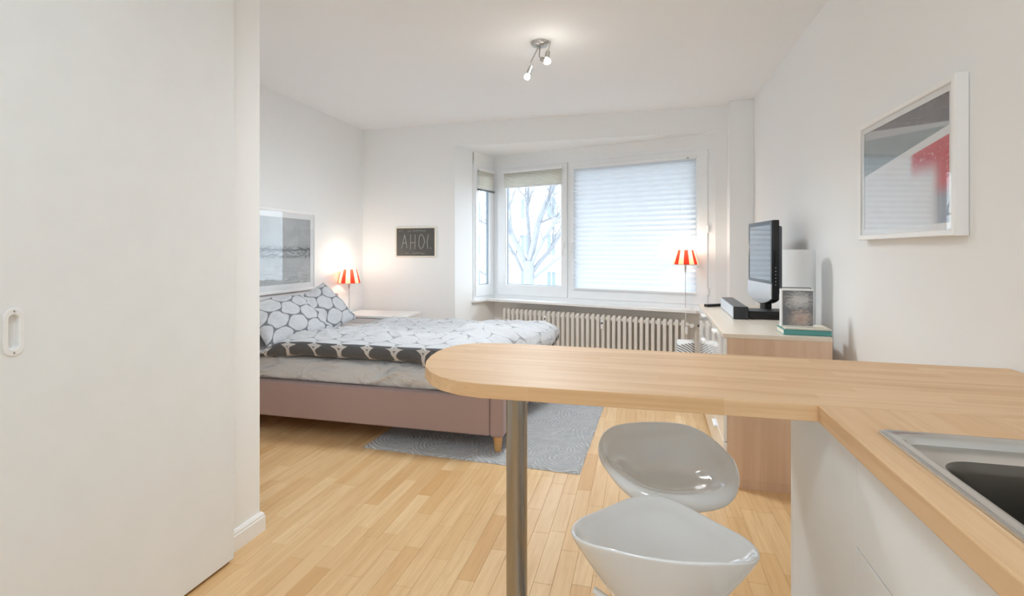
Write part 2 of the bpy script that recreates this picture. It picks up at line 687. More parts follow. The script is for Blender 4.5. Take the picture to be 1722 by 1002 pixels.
def tube(bm, pts, rad, n=8, cap=True, mat=0):
    """a swept tube; rad is one radius or one per point"""
    b = bmesh.new()
    pts = [Vector(p) for p in pts]
    rad = rad if isinstance(rad, (list, tuple)) else [rad] * len(pts)
    rows = []
    up = Vector((0, 0, 1))
    side = None
    for i, p in enumerate(pts):
        d = (pts[min(i + 1, len(pts) - 1)] - pts[max(i - 1, 0)]).normalized()
        if side is None:
            side = d.cross(up)
            if side.length < 0.05:
                side = d.cross(Vector((1, 0, 0)))
        side = (side - d * side.dot(d)).normalized()
        o = d.cross(side)
        rows.append([b.verts.new(p + (side * math.cos(2 * PI * k / n) + o * math.sin(2 * PI * k / n)) * rad[i]) for k in range(n)])
    for A, B in zip(rows, rows[1:]):
        for k in range(n):
            b.faces.new((A[k], A[(k + 1) % n], B[(k + 1) % n], B[k])).material_index = mat
    if cap:
        b.faces.new(rows[0][::-1])
        b.faces.new(rows[-1])
    join(bm, b)


def rrect(x0, x1, y0, y1, r, n=6):
    out = []
    for cx, cy, a in ((x1 - r, y1 - r, 0), (x0 + r, y1 - r, 90), (x0 + r, y0 + r, 180), (x1 - r, y0 + r, 270)):
        for k in range(n + 1):
            t = math.radians(a + 90 * k / n)
            out.append((cx + r * math.cos(t), cy + r * math.sin(t)))
    return out


def loft(bm, rings, cap_end=True):
    b = bmesh.new()
    rows = [[b.verts.new(p) for p in r] for r in rings]
    n = len(rows[0])
    for A, B in zip(rows, rows[1:]):
        for k in range(n):
            b.faces.new((A[k], A[(k + 1) % n], B[(k + 1) % n], B[k]))
    if cap_end:
        b.faces.new(rows[-1])
    join(bm, b)


def ring_frame(bm, x0, x1, z0, z1, wl, wr, wb, wt, y0, y1, cham=0.0):
    """a rectangular frame in the x-z plane, from y0 (room side) to y1; cham slopes its inner room-side edge"""
    b = bmesh.new()
    def rect(a, c, d, e, y):
        return [b.verts.new(p) for p in ((a, y, d), (c, y, d), (c, y, e), (a, y, e))]
    e = 0.003
    O0 = rect(x0 + e, x1 - e, z0 + e, z1 - e, y0)
    O0b = rect(x0, x1, z0, z1, y0 + (e if y1 > y0 else -e))
    O1 = rect(x0, x1, z0, z1, y1)
    I0 = rect(x0 + wl, x1 - wr, z0 + wb, z1 - wt, y0)
    s = cham
    I0b = rect(x0 + wl + s, x1 - wr - s, z0 + wb + s, z1 - wt - s, y0 + (1 if y1 > y0 else -1) * max(s, 0.002))
    I1 = rect(x0 + wl + s, x1 - wr - s, z0 + wb + s, z1 - wt - s, y1)
    for A, B in ((O1, O0b), (O0b, O0), (O0, I0), (I0, I0b), (I0b, I1), (I1, O1)):
        for k in range(4):
            b.faces.new((A[k], A[(k + 1) % 4], B[(k + 1) % 4], B[k]))
    join(bm, b)


def grid_mesh(bm, fn, nu, nv, uv=None, mat=None, close=False):
    """fn(i/nu, j/nv) -> point"""
    vs = [[bm.verts.new(fn(i / nu, j / nv)) for j in range(nv + 1)] for i in range(nu + 1)]
    lay = bm.loops.layers.uv.verify()
    for i in range(nu):
        for j in range(nv):
            f = bm.faces.new((vs[i][j], vs[i + 1][j], vs[i + 1][j + 1], vs[i][j + 1]))
            if mat is not None:
                f.material_index = mat(i / nu, j / nv) if callable(mat) else mat
            if uv:
                for lp, (a, c) in zip(f.loops, ((i, j), (i + 1, j), (i + 1, j + 1), (i, j + 1))):
                    lp[lay].uv = uv(a / nu, c / nv)
    return vs


def quad_uv(bm, pts):
    vs = [bm.verts.new(p) for p in pts]
    f = bm.faces.new(vs)
    lay = bm.loops.layers.uv.verify()
    for l, c in zip(f.loops, ((0, 0), (1, 0), (1, 1), (0, 1))):
        l[lay].uv = c
    return f


def sst(x, a, b):
    t = max(0.0, min(1.0, (x - a) / (b - a)))
    return t * t * (3 - 2 * t)


# ------------------------------------------------------------------ the room
XL, XR, YB, ZC = -3.179, 1.04, 5.353, 2.673      # left wall, right wall, back wall, ceiling
YF = -2.3                                        # wall behind the photographer
BAY = Vector((-2.023, 5.353, 0))                 # left end of the bay opening
BRZ = -math.atan2(0.2815, 0.9595)                # the bay and its windows are turned against the room
BM = Matrix.Translation(BAY) @ Matrix.Rotation(BRZ, 4, 'Z')


def bay(x, y, z=0.0):
    return BM @ Vector((x, y, z))


# floor: base slab and oak staves laid along the depth of the room
floor = struct('floor', mkbox(XL - .2, XR + .2, YF - .2, 6.4, -0.12, -0.012), 'subfloor')
SW = 0.071


def stave(x0, x1, y0, y1, lay, bm):
    g, c = 0.0002, 0.0009
    v = []
    for z, i in ((-0.012, g), (-0.0011, g), (0.0, g + c)):
        v.append([bm.verts.new(p) for p in ((x0 + i, y0 + i, z), (x1 - i, y0 + i, z), (x1 - i, y1 - i, z), (x0 + i, y1 - i, z))])
    fs = [bm.faces.new(v[2])]
    for A, B in zip(v, v[1:]):
        for k in range(4):
            fs.append(bm.faces.new((A[k], A[(k + 1) % 4], B[(k + 1) % 4], B[k])))
    t = max(0.0, min(1.0, random.gauss(0.5, 0.19)))
    for f in fs:
        f[lay] = t


def visible(x, y):
    cx, cy = x * math.cos(YAW) + y * math.sin(YAW), -x * math.sin(YAW) + y * math.cos(YAW)
    if cy < 0.3:
        return False
    u, v = 861 + 850 * cx / cy, 422 + 850 * 1.24 / cy
    if not (436 < u < 1330 and v < 1010):
        return False
    return not (x < -0.85 and y > 3.3)


spans = []
nrow = int((XR - XL + 0.1) / SW) + 1
for r in range(nrow):
    x0 = XL - 0.05 + r * SW
    y = YF - random.uniform(0, 0.4)
    while y < 6.35:
        L = random.choice((0.30, 0.36, 0.42, 0.48, 0.55))
        spans.append((x0, x0 + SW, y, y + L))
        y += L
seen = sorted((s for s in spans if visible((s[0] + s[1]) / 2, (s[2] + s[3]) / 2)), key=lambda s: s[2])[:298]
single = set(seen)
rest = bmesh.new()
rest_lay = rest.faces.layers.float.new('tone')
for s in spans:
    if s in single:
        b = bmesh.new()
        lay = b.faces.layers.float.new('tone')
        stave(*s, lay, b)
        obj('plank', b, 'floor', floor, sm=False)
    else:
        stave(*s, rest_lay, rest)
pf = obj('plank_field', rest, 'floor', floor, sm=False)
pf['kind'] = 'stuff'

struct('ceiling', mkbox(XL - .2, XR + .2, YF - .2, YB + .02, ZC, ZC + 0.15), 'ceiling')
struct('wall_left', mkbox(XL - .2, XL, 1.7, YB + .3, 0, ZC), 'wall')
struct('wall_right', mkbox(XR, XR + .2, YF - .2, YB + .35, 0, ZC), 'wall')
bm = bmesh.new()
e = bay(0, 0.36)
prism(bm, [(XL - .2, YB), (BAY.x, YB), (e.x, e.y), (XL - .2, e.y)], 0, 2.42)
e1 = bay(2.632, 0.772 + 0.25)
prism(bm, [(0.72, YB), (XR, YB), (XR, e1.y), (e1.x, e1.y)], 0, 2.42)
box(bm, XL - .2, XR, YB, 6.6, 2.42, ZC + .15)
struct('wall_back', bm, 'wall', ang=20)
struct('trim_1', mkbox(0.825, XR, 5.19, YB, 0, ZC, bev=0.004), 'wall')        # boxed-in pipe chase in the corner

# partition left of the photographer
struct('wall_partition', mkbox(-1.76, -1.635, YF - .2, 1.895, 0, ZC), 'wall')
struct('wall_nook', mkbox(XL - .2, -1.76, 1.70, 1.895, 0, ZC), 'wall')
bm = bmesh.new()
prof = [(0, 0), (0.017, 0), (0.017, 0.062), (0.014, 0.066), (0.014, 0.074), (0.006, 0.084), (0, 0.084)]
b = bmesh.new()
rows = []
for (y, k) in ((1.0, 0), (1.912, 1)):
    rows.append([b.verts.new((-1.635 + p[0], y - (0.017 - p[0]) * k, p[1])) for p in prof])
rows.append([b.verts.new((-1.76, 1.895 + p[0], p[1])) for p in prof])
for A, B in zip(rows, rows[1:]):
    for k in range(len(prof) - 1):
        b.faces.new((A[k], A[k + 1], B[k + 1], B[k]))
join(bm, b)
struct('baseboard_partition', bm, 'white_lacquer', ang=25)
struct('baseboard_right', mkbox(XR - .015, XR, 1.62, 5.19, 0, 0.08, bev=.004), 'white_lacquer')
struct('baseboard_back', mkbox(XL, BAY.x, YB - .015, YB, 0, 0.08, bev=.004), 'white_lacquer')

# sliding door in front of the partition
door = struct_empty('door_1', (-1.61, 0.85, 0))
bm = bmesh.new()
hy, hz = 0.951 - 0.85, 1.03
prism(bm, [(-1.0, 0.012), (0.836, 0.012), (0.836, 2.62), (-1.0, 2.62)], 0, 0.035, bev=0.0025,
      holes=[[(hy + p[0] * .999, hz + p[1]) for p in rrect(-0.0165, 0.0165, -0.052, 0.052, 0.0164)]])
for v in bm.verts:
    v.co = Vector((v.co.z, v.co.x, v.co.y))
obj('door_leaf', bm, 'door_white', door, sm=False)
bm = bmesh.new()
out0, out1 = rrect(-0.0225, 0.0225, -0.0625, 0.0625, 0.0224), rrect(-0.0205, 0.0205, -0.0605, 0.0605, 0.0204)
inn0, inn1, inn2 = rrect(-0.013, 0.013, -0.047, 0.047, 0.0129), rrect(-0.0115, 0.0115, -0.0455, 0.0455, 0.0114), rrect(-0.009, 0.009, -0.042, 0.042, 0.0089)
P = lambda ring, x: [(x, hy + p[0], hz + p[1]) for p in ring]
loft(bm, [P(out0, 0.0352), P(out0, 0.0372), P(out1, 0.0386), P(inn0, 0.0386), P(inn1, 0.037), P(inn1, 0.024), P(inn2, 0.021)])
hd = obj('recessed_handle', bm, 'white_lacquer', door, ang=35)
hd['label'] = 'oval white recessed finger pull'
for dz in (-0.054, 0.054):
    bm = bmesh.new()
    lathe(bm, [(0, 0.0), (0.0026, 0.0), (0.0022, 0.0008), (0, 0.001)], 10, Matrix.Translation((0.0386, hy, hz + dz)) @ Matrix.Rotation(PI / 2, 4, 'Y'))
    obj('screw', bm, 'nickel', hd)

# bay: lower and upper facade, left return
bm = bmesh.new()
box(bm, -0.15, 2.66, 0.82, 1.0, -0.1, 0.64)
box(bm, -0.15, 2.66, 0.80, 1.0, 2.31, 2.60)
bmesh.ops.transform(bm, matrix=BM, verts=bm.verts[:])
struct('wall_bay_front', bm, 'wall', sm=False)
bm = bmesh.new()
box(bm, -0.14, 0.0, 0.355, 0.86, -0.1, 0.64)
box(bm, -0.14, 0.0, 0.355, 0.86, 2.29, 2.46)
box(bm, -0.14, 0.0, 0.34, 0.372, 0.60, 2.42)
bmesh.ops.transform(bm, matrix=BM, verts=bm.verts[:])
struct('wall_bay_left', bm, 'wall', sm=False)
# window sill, wrapping round the return
bm = bmesh.new()
prism(bm, [(-0.01, 0.335), (0.055, 0.335), (0.055, 0.56), (2.49, 0.56), (2.60, 0.745), (2.63, 0.83), (-0.01, 0.83)], 0.632, 0.660, bev=0.004)
bmesh.ops.transform(bm, matrix=BM, verts=bm.verts[:])
struct('trim_2', bm, 'white_lacquer', ang=30)


# front window with two sashes
w1 = struct_empty('window_1', BAY, BRZ)
bm = bmesh.new()
ring_frame(bm, 0.0, 2.632, 0.655, 2.315, 0.07, 0.075, 0.045, 0.05, 0.80, 0.87)
box(bm, 1.022, 1.062, 0.802, 0.87, 0.69, 2.28, bev=0.003)
obj('window_frame', bm, 'upvc', w1, ang=30)


def sash(parent, x0, x1, z0, z1, wl, wr, wb, wt, handle_x):
    bm = bmesh.new()
    ring_frame(bm, x0, x1, z0, z1, wl, wr, wb, wt, 0.786, 0.85, cham=0.008)
    s = obj('sash', bm, 'upvc', parent, ang=30)
    bm = bmesh.new()
    gx0, gx1, gz0, gz1 = x0 + wl + .008, x1 - wr - .008, z0 + wb + .008, z1 - wt - .008
    ring_frame(bm, gx0 - .002, gx1 + .002, gz0 - .002, gz1 + .002, 0.008, 0.008, 0.008, 0.008, 0.82, 0.845)
    obj('gasket', bm, 'gasket', s, ang=30)
    obj('pane', mkbox(gx0, gx1, 0.828, 0.832, gz0, gz1), 'glass', s, sm=False)
    if handle_x:
        bm = bmesh.new()
        box(bm, handle_x - .012, handle_x + .012, 0.776, 0.787, 1.275, 1.345, bev=.004)
        tube(bm, [(handle_x, 0.782, 1.315), (handle_x, 0.752, 1.315)], 0.008, 8)
        box(bm, handle_x - .009, handle_x + .009, 0.744, 0.757, 1.215, 1.325, bev=.004)
        obj('handle', bm, 'white_lacquer', s, ang=35)
    return s


s1 = sash(w1, 0.072, 1.018, 0.698, 2.262, 0.115, 0.072, 0.122, 0.10, 0.982)
s2 = sash(w1, 1.066, 2.556, 0.698, 2.262, 0.072, 0.115, 0.115, 0.10, 1.092)
for z in (0.80, 1.42, 2.16):
    bm = bmesh.new()
    lathe(bm, [(0, 0), (.008, 0), (.009, .004), (.009, .07), (.008, .075), (0, .075)], 12, Matrix.Translation((2.562, 0.785, z)))
    obj('hinge', bm, 'white_lacquer', w1)
# side window of the bay (in the left return): frame modelled in the y-z plane
w2 = struct_empty('window_2', BAY, BRZ)
def side(bm):
    for v in bm.verts:
        v.co = Vector((-(v.co.y - 0.80), v.co.x, v.co.z))
    return bm
bm = bmesh.new(); ring_frame(bm, 0.372, 0.82, 0.655, 2.295, 0.03, 0.05, 0.045, 0.05, 0.80, 0.87)
obj('window_frame', side(bm), 'upvc', w2, ang=30)
bm = bmesh.new(); ring_frame(bm, 0.395, 0.79, 0.695, 2.26, 0.06, 0.075, 0.125, 0.10, 0.786, 0.85, cham=.008)
s3 = obj('sash', side(bm), 'upvc', w2, ang=30)
bm = bmesh.new(); ring_frame(bm, 0.461, 0.709, 0.826, 2.154, .012, .012, .012, .012, 0.82, 0.845)
obj('gasket', side(bm), 'gasket', s3, ang=30)
obj('pane', side(mkbox(0.463, 0.707, 0.828, 0.832, 0.828, 2.152)), 'glass', s3, sm=False)

# wall behind the photographer; its unseen window is added to let fill light in
bm = bmesh.new()
box(bm, -1.76, XR, YF - .2, YF, 0, 1.0)
box(bm, -1.76, XR, YF - .2, YF, 2.3, ZC)
box(bm, -1.76, -0.70, YF - .2, YF, 1.0, 2.3)
box(bm, 0.70, XR, YF - .2, YF, 1.0, 2.3)
struct('wall_front', bm, 'wall', sm=False)
w3 = struct_empty('added_fill_window')
bm = bmesh.new()
for a, c in ((-0.70, 0.0), (0.0, 0.70)):
    ring_frame(bm, a, c, 1.0, 2.3, .06, .06, .06, .06, YF - .02, YF - .09)
obj('window_frame', bm, 'upvc', w3, ang=30)
for a, c in ((-0.64, -0.06), (0.06, 0.64)):
    obj('pane', mkbox(a, c, YF - .062, YF - .058, 1.06, 2.24), 'glass', w3, sm=False)

portal('portal_bay', Matrix.Translation(bay(1.3, 0.90, 1.5)) @ Matrix.Rotation(BRZ, 4, 'Z') @ Matrix.Rotation(-PI / 2, 4, 'X'), 2.5, 1.6)
portal('portal_side', Matrix.Translation(bay(-0.10, 0.59, 1.5)) @ Matrix.Rotation(BRZ - PI / 2, 4, 'Z') @ Matrix.Rotation(PI / 2, 4, 'X'), 0.45, 1.6)
portal('portal_front', Matrix.Translation((0, YF - .12, 1.65)) @ Matrix.Rotation(PI / 2, 4, 'X'), 1.4, 1.3)

# ------------------------------------------------------------------ outside
gz = -6.5
struct('ground', mkbox(-90, 70, 7.5, 120, gz - .2, gz), 'asphalt')
bld = thing('apartment_building', 'pale rendered apartment building across the street beyond the bare tree', 'building', (-14, 44, gz), BRZ)
bm = bmesh.new()
cols, rws = 13, 5
ww, wh = 0.95, 1.9
x_first, pitch, z_first, storey = -16.0, 2.55, 1.0, 3.15
# wall as a grid with window openings
for r in range(rws + 1):
    zt0 = 0 if r == 0 else z_first + (r - 1) * storey + wh
    zt1 = z_first + r * storey if r < rws else z_first + (r - 1) * storey + wh + 1.0
    box(bm, -18, 18, 0, 0.5, zt0, zt1)
for r in range(rws):
    z0 = z_first + r * storey
    xs = [-18] + [q for c_ in range(cols) for q in (x_first + c_ * pitch - ww / 2, x_first + c_ * pitch + ww / 2)] + [18]
    for a, c_ in zip(xs[0::2], xs[1::2]):
        box(bm, a, c_, 0, 0.5, z0, z0 + wh)
obj('facade', bm, 'facade', bld, sm=False)
zr = z_first + (rws - 1) * storey + wh + 1.0
bm = bmesh.new()
box(bm, -18.3, 18.3, -0.5, 0.5, zr, zr + 0.35, bev=.05)
obj('cornice', bm, 'facade', bld)
fm = bmesh.new()
ring_frame(fm, -ww / 2, ww / 2, 0, wh, .08, .08, .08, .08, 0.12, 0.22)
box(fm, -.035, .035, .13, .21, .06, wh - .06)
frame_me = None
for r in range(rws):
    for c_ in range(cols):
        loc = (x_first + c_ * pitch, 0, z_first + r * storey)
        if frame_me is None:
            f = obj('window', fm, 'upvc', bld, loc=loc, sm=False)
            frame_me = f.data
            p = obj('pane', mkbox(-ww / 2 + .05, ww / 2 - .05, .16, .18, .05, wh - .05), 'facade_dark', f, sm=False)
            pane_me = p.data
        else:
            f = obj('window', frame_me, None, bld, loc=loc)
            obj('pane', pane_me, None, f)
for k, xq in enumerate((-9.6, -1.4)):
    bm = bmesh.new()
    box(bm, xq, xq + .16, -0.2, -0.04, 0, zr)
    obj('downpipe', bm, 'gasket', bld, sm=False)
bm = bmesh.new()
prism(bm, [(0, 0), (-1.1, 0.0), (-1.1, 0.25), (0, 0.9)], -1.3, 1.3)
for v in bm.verts:
    v.co = Vector((v.co.z - 4.5, v.co.x, v.co.y + 8.9))
aw = obj('awning', bm, 'red_tile', bld, sm=False)
aw['label'] = 'faded red awning'

# bare tree in front of the window
tree_at = Vector((-2.63, 12.0, gz))
tree = thing('bare_tree', 'bare winter street tree with forked trunk outside the window', 'tree', tree_at)
tb = bmesh.new()
rnd = random.Random(21)


def limb(p0, d, length, r0, depth):
    n = 5
    pts, rad = [Vector(p0)], [r0]
    d = Vector(d).normalized()
    for i in range(n):
        d = (d + Vector((rnd.uniform(-.22, .22), rnd.uniform(-.22, .22), rnd.uniform(-.06, .16)))).normalized()
        pts.append(pts[-1] + d * length / n)
        rad.append(r0 * (1 - 0.55 * (i + 1) / n))
    tube(tb, pts, rad, 7 if depth > 2 else (5 if depth > 1 else 4), cap=False)
    if depth <= 0 or r0 < 0.004:
        return
    for i in range(2, n + 1):
        for _ in range(2 if depth > 1 else 1):
            ax = Vector((rnd.uniform(-1, 1), rnd.uniform(-1, 1), rnd.uniform(-.3, .8)))
            nd = (d * 0.65 + ax.normalized() * 0.75).normalized()
            limb(pts[i], nd, length * rnd.uniform(.48, .68), rad[i] * rnd.uniform(.42, .6), depth - 1)


tube(tb, [(0, 0, 0), (0.02, 0, 2.0), (-0.02, 0, 4.6), (0.0, 0, 7.5)], [0.24, 0.18, 0.16, 0.135], 12)
for p, d, L, r in (((0, 0, 7.3), (-0.42, 0.05, 1), 2.4, 0.08), ((0, 0, 7.4), (0.16, 0.0, 1), 2.6, 0.09), ((0.0, 0, 7.1), (0.62, 0.1, 0.75), 2.2, 0.06),
                   ((0, 0, 7.0), (-0.7, 0.2, 0.8), 2.0, 0.05), ((0, 0, 7.0), (0.9, -0.1, 0.45), 1.9, 0.045), ((0, 0, 7.4), (-0.1, .4, 1), 2.3, 0.06),
                   ((0, 0, 7.2), (0.4, -.3, 0.9), 2.2, 0.05), ((0, 0, 6.6), (-0.9, -.1, 0.5), 1.6, 0.035)):
    limb(p, d, L, r, 3)
obj('trunk_and_branches', tb, 'bark', tree)
tr2 = thing('leafy_bush', 'brownish dry bush low outside the side window of the bay', 'bush', (-5.9, 12.2, gz))
tb = bmesh.new()
for k in range(26):
    a = rnd.uniform(0, 2 * PI)
    limb((0, 0, 4.2 + rnd.uniform(-2, 1.2)), (math.cos(a), math.sin(a), 1.2), rnd.uniform(.7, 1.3), 0.02, 1)
tube(tb, [(0, 0, 0), (0, 0, 5.4)], [0.12, 0.05], 8)
obj('twigs', tb, 'bark', tr2)


# ------------------------------------------------------------------ blinds in the bay
def pleats(x0, x1, z0, z1, n, amp, yc):
    bm = bmesh.new()
    pts = [(yc + (amp if k % 2 else -amp), z0 + (z1 - z0) * k / (2 * n)) for k in range(2 * n + 1)]
    A = [bm.verts.new((x0, y, z)) for y, z in pts]
    B = [bm.verts.new((x1, y, z)) for y, z in pts]
    for k in range(2 * n):
        bm.faces.new((A[k], B[k], B[k + 1], A[k + 1]))
    return bm


def blind(label, x0, x1, z0, z1, n, amp, turn=False, rail='upvc'):
    t = thing('pleated_blind', label, 'blind', BAY, BRZ, 'pleated blinds of the bay window')
    f = side if turn else (lambda b: b)
    obj('fabric', f(pleats(x0 + .004, x1 - .004, z0 + .016, z1 - .03, n, amp, 0.768)), 'blind' if z1 - z0 > 1 else 'blind_stack', t, sm=False)
    obj('head_rail', f(mkbox(x0, x1, 0.752, 0.785, z1 - .03, z1, bev=.004)), 'upvc', t)
    obj('bottom_rail', f(mkbox(x0, x1, 0.752, 0.784, z0, z0 + .018, bev=.004)), rail, t)
    return t


b1 = blind('large lowered white pleated blind covering the right window sash', 1.105, 2.45, 0.805, 2.205, 26, 0.011)
b2 = blind('white pleated blind pulled up above the middle window pane with the tree', 0.17, 0.965, 2.01, 2.225, 10, 0.013)
b3 = blind('narrow pleated blind pulled up in the side window with a dark bottom rail', 0.42, 0.76, 1.965, 2.235, 12, 0.013, True, 'dark_grey')
for x in (2.30, ):
    bm = bmesh.new()
    tube(bm, [(x, 0.748, 2.18), (x, 0.746, 1.5), (x + .01, 0.746, 1.30)], 0.0018, 5)
    obj('cord', bm, 'cord', b1)
bm = bmesh.new()
box(bm, 2.36, 2.385, 0.745, 0.755, 2.175, 2.19, bev=.002)
obj('bracket', bm, 'nickel', b1)

# ------------------------------------------------------------------ radiator
rad = thing('column_radiator', 'cream enamel column radiator under the bay window sill', 'radiator', BAY, BRZ)
NF = 36
rx0, rx1, rz0, rz1 = 0.24, 2.38, 0.10, 0.553
fb = bmesh.new()
pw = (rx1 - rx0) / NF
prism(fb, rrect(-0.055, 0.055, rz0, rz1, 0.028, 5), -pw * .30, pw * .30, bev=0.006)
for v in fb.verts:
    v.co = Vector((v.co.z, v.co.x, v.co.y))
fin_me = None
for k in range(NF):
    x = rx0 + pw * (k + .5)
    if fin_me is None:
        fo = obj('fin', fb, 'radiator', rad, loc=(x, 0.67, 0))
        fin_me = fo.data
    else:
        obj('fin', fin_me, None, rad, loc=(x, 0.67, 0))
bm = bmesh.new()
for z in (rz0 + .045, rz1 - .05):
    tube(bm, [(rx0, 0.67, z), (rx1 + .02, 0.67, z)], 0.024, 10)
obj('header_pipe', bm, 'radiator', rad)
for x in (0.83, 1.515):
    bm = bmesh.new()
    box(bm, x - .017, x + .017, 0.594, 0.616, 0.400, 0.500, bev=.006)
    mt = obj('heat_meter', bm, 'white_lacquer', rad)
    mt['label'] = 'small white heat meter clipped to the radiator'
    obj('display', mkbox(x - .010, x + .010, 0.5928, 0.5945, 0.455, 0.475), 'dark_grey', mt)
bm = bmesh.new()
tube(bm, [(rx1 + .01, .67, .503), (rx1 + .07, .67, .503), (rx1 + .085, .67, .47), (rx1 + .085, .67, .02)], .011, 8)
obj('pipe', bm, 'radiator', rad)
bm = bmesh.new()
lathe(bm, [(0, 0), (.018, 0), (.021, .01), (.021, .045), (.016, .058), (0, .058)], 16, Matrix.Translation((rx1 + .06, 0.655, .503)) @ Matrix.Rotation(PI / 2, 4, 'X'))
obj('valve', bm, 'white_lacquer', rad)
bm = bmesh.new()
lathe(bm, [(0, 0), (.012, 0), (.012, .03), (0, .03)], 12, Matrix.Translation((rx1 + .115, 0.67, .503)) @ Matrix.Rotation(PI / 2, 4, 'X'))
kn = obj('union_nut', bm, 'dark_grey', rad)


# ------------------------------------------------------------------ striped table lamps
def table_lamp(label, loc, z_shade, h_shade, r_top, r_bot, pole_top, watts, tilt=0):
    t = thing('table_lamp', label, 'lamp', loc, tilt, 'red and cream striped table lamps')
    bm = bmesh.new()
    lathe(bm, [(0, 0), (.058, 0), (.060, .004), (.056, .010), (.012, .014), (0, .014)], 32)
    obj('base', bm, 'white_lacquer', t)
    bm = bmesh.new()
    lathe(bm, [(.0035, .012), (.0035, pole_top - .02), (.008, pole_top - .012), (.008, pole_top), (0, pole_top)], 12)
    obj('pole', bm, 'silver', t)
    bm = bmesh.new()
    nst = 14
    for k in range(nst):
        a0, a1 = 2 * PI * k / nst, 2 * PI * (k + 1) / nst
        lathe(bm, [(r_bot, z_shade), (r_top, z_shade + h_shade)], 3, mat=k % 2, a0=a0, a1=a1)
    bmesh.ops.remove_doubles(bm, verts=bm.verts[:], dist=1e-5)
    sh = obj('lamp_shade', bm, ['shade_red', 'shade_cream'], t)
    sh['label'] = 'conical shade with red and cream stripes'
    bm = bmesh.new()
    for r, z in ((r_bot, z_shade), (r_top, z_shade + h_shade)):
        tube(bm, [(r * math.cos(2 * PI * k / 32), r * math.sin(2 * PI * k / 32), z) for k in range(33)], 0.0022, 5, cap=False)
    for k in range(3):
        a = 2 * PI * k / 3
        tube(bm, [(0, 0, z_shade + h_shade * .75), (r_top * math.cos(a), r_top * math.sin(a), z_shade + h_shade)], .0015, 4)
    tube(bm, [(0, 0, pole_top), (0, 0, z_shade + h_shade * .4)], .010, 8)
    obj('shade_ring', bm, 'nickel', sh)
    bm = bmesh.new()
    zb = z_shade + h_shade * .5
    lathe(bm, [(0, zb - .03), (.014, zb - .03), (.016, zb), (.027, zb + .03), (.024, zb + .05), (0, zb + .062)], 16)
    obj('bulb', bm, 'bulb', t)
    point_light('lamp_glow', (0, 0, zb + .095), watts, 0.03, (1.0, 0.88, 0.72), t)
    return t


lp = bay(2.375, 0.628)
table_lamp('red striped lamp on the window sill beside the lowered blind', (lp.x, lp.y, 0.660), 0.447, 0.143, 0.079, 0.121, 0.385, 1.2)
table_lamp('red striped lamp on the white bedside table beside the headboard', (-3.045, 4.85, 0.560), 0.335, 0.150, 0.080, 0.118, 0.29, 2.2)
bm = bmesh.new()
q = [bay(2.385, 0.575, .664), bay(2.39, 0.556, .662), bay(2.392, 0.55, .63), bay(2.398, 0.548, .50), bay(2.405, .55, .40), bay(2.405, .55, .2)]
tube(bm, q, .003, 6)
cd = obj('lamp_cord', bm, 'cord')
tag(cd, 'white cord hanging from the sill lamp down beside the radiator', 'cord')
bm = bmesh.new()
sw = bay(2.401, 0.547, .46)
box(bm, sw.x - .013, sw.x + .013, sw.y - .012, sw.y + .012, .425, .50, bev=.007)
obj('cord_switch', bm, 'white_lacquer', cd)

# ------------------------------------------------------------------ ceiling light
cl = thing('ceiling_spotlight', 'brushed nickel ceiling light with three angled arms and lit bulbs', 'lamp', (-0.668, 3.41, ZC))
bm = bmesh.new()
lathe(bm, [(0, -.034), (.02, -.034), (.052, -.024), (.058, -.016), (.058, 0), (0, 0)], 32)
obj('canopy', bm, 'nickel', cl)
ARMS = [((-0.01, 0, -.03), (-.062, 0, -.125), (-.066, .005, -.165), (-.088, .01, -.215)),
        ((0.03, 0, -.02), (.072, 0, -.008), (.058, -.02, -.085), (.055, -.03, -.115)),
        ((0.0, 0, -.03), (-.004, -.01, -.10), (.02, -.03, -.13), (.055, -.06, -.155))]
for a in ARMS:
    bm = bmesh.new()
    tube(bm, a[:3], .0048, 8)
    arm = obj('arm', bm, 'nickel', cl)
    d = (Vector(a[3]) - Vector(a[2])).normalized()
    R = d.to_track_quat('Z', 'Y').to_matrix().to_4x4()
    mt = Matrix.Translation(Vector(a[2])) @ R
    bm = bmesh.new()
    lathe(bm, [(0, -.012), (.012, -.010), (.016, 0), (.016, .048), (0, .048)], 16, mt)
    obj('socket', bm, 'nickel', arm)
    bm = bmesh.new()
    lathe(bm, [(.013, .046), (.017, .054), (.0205, .066), (.0205, .074), (.015, .085), (0, .089)], 18, mt)
    obj('bulb', bm, 'bulb', arm)
    p = mt @ Vector((0, 0, .135))
    point_light('bulb_glow', p, 0.12, 0.03, (1.0, 0.95, 0.88), cl)
    sl = bpy.data.lights.new('bulb_beam', 'SPOT')
    sl.energy, sl.shadow_soft_size, sl.color = 21.0, 0.15, (0.89, 0.955, 1.0)
    sl.spot_size, sl.spot_blend = math.radians(168), 0.8
    so = bpy.data.objects.new('bulb_beam', sl)
    so.parent = cl
    so.matrix_local = Matrix.Translation(p + Vector((0, 0, -.01))) @ Matrix.Rotation(math.radians(12), 4, 'Y')
    C.objects.link(so)

# fill light added over the kitchen side, out of view, to brighten the near half
kl = thing('added_fill_light', 'round opal fill light added above the kitchen side', 'lamp', (-0.45, 0.10, ZC))
bm = bmesh.new()
lathe(bm, [(0.24, 0), (.24, -.02), (.225, -.028), (.225, 0)], 40)
obj('ring', bm, 'nickel', kl)
M['opal'] = make_bulb('fill_diffuser', (0.80, 0.92, 1.0), 13.6)
bm = bmesh.new()
lathe(bm, [(0, -.085), (.09, -.08), (.17, -.062), (.215, -.03), (.222, -.004)], 40)
obj('diffuser', bm, 'opal', kl)

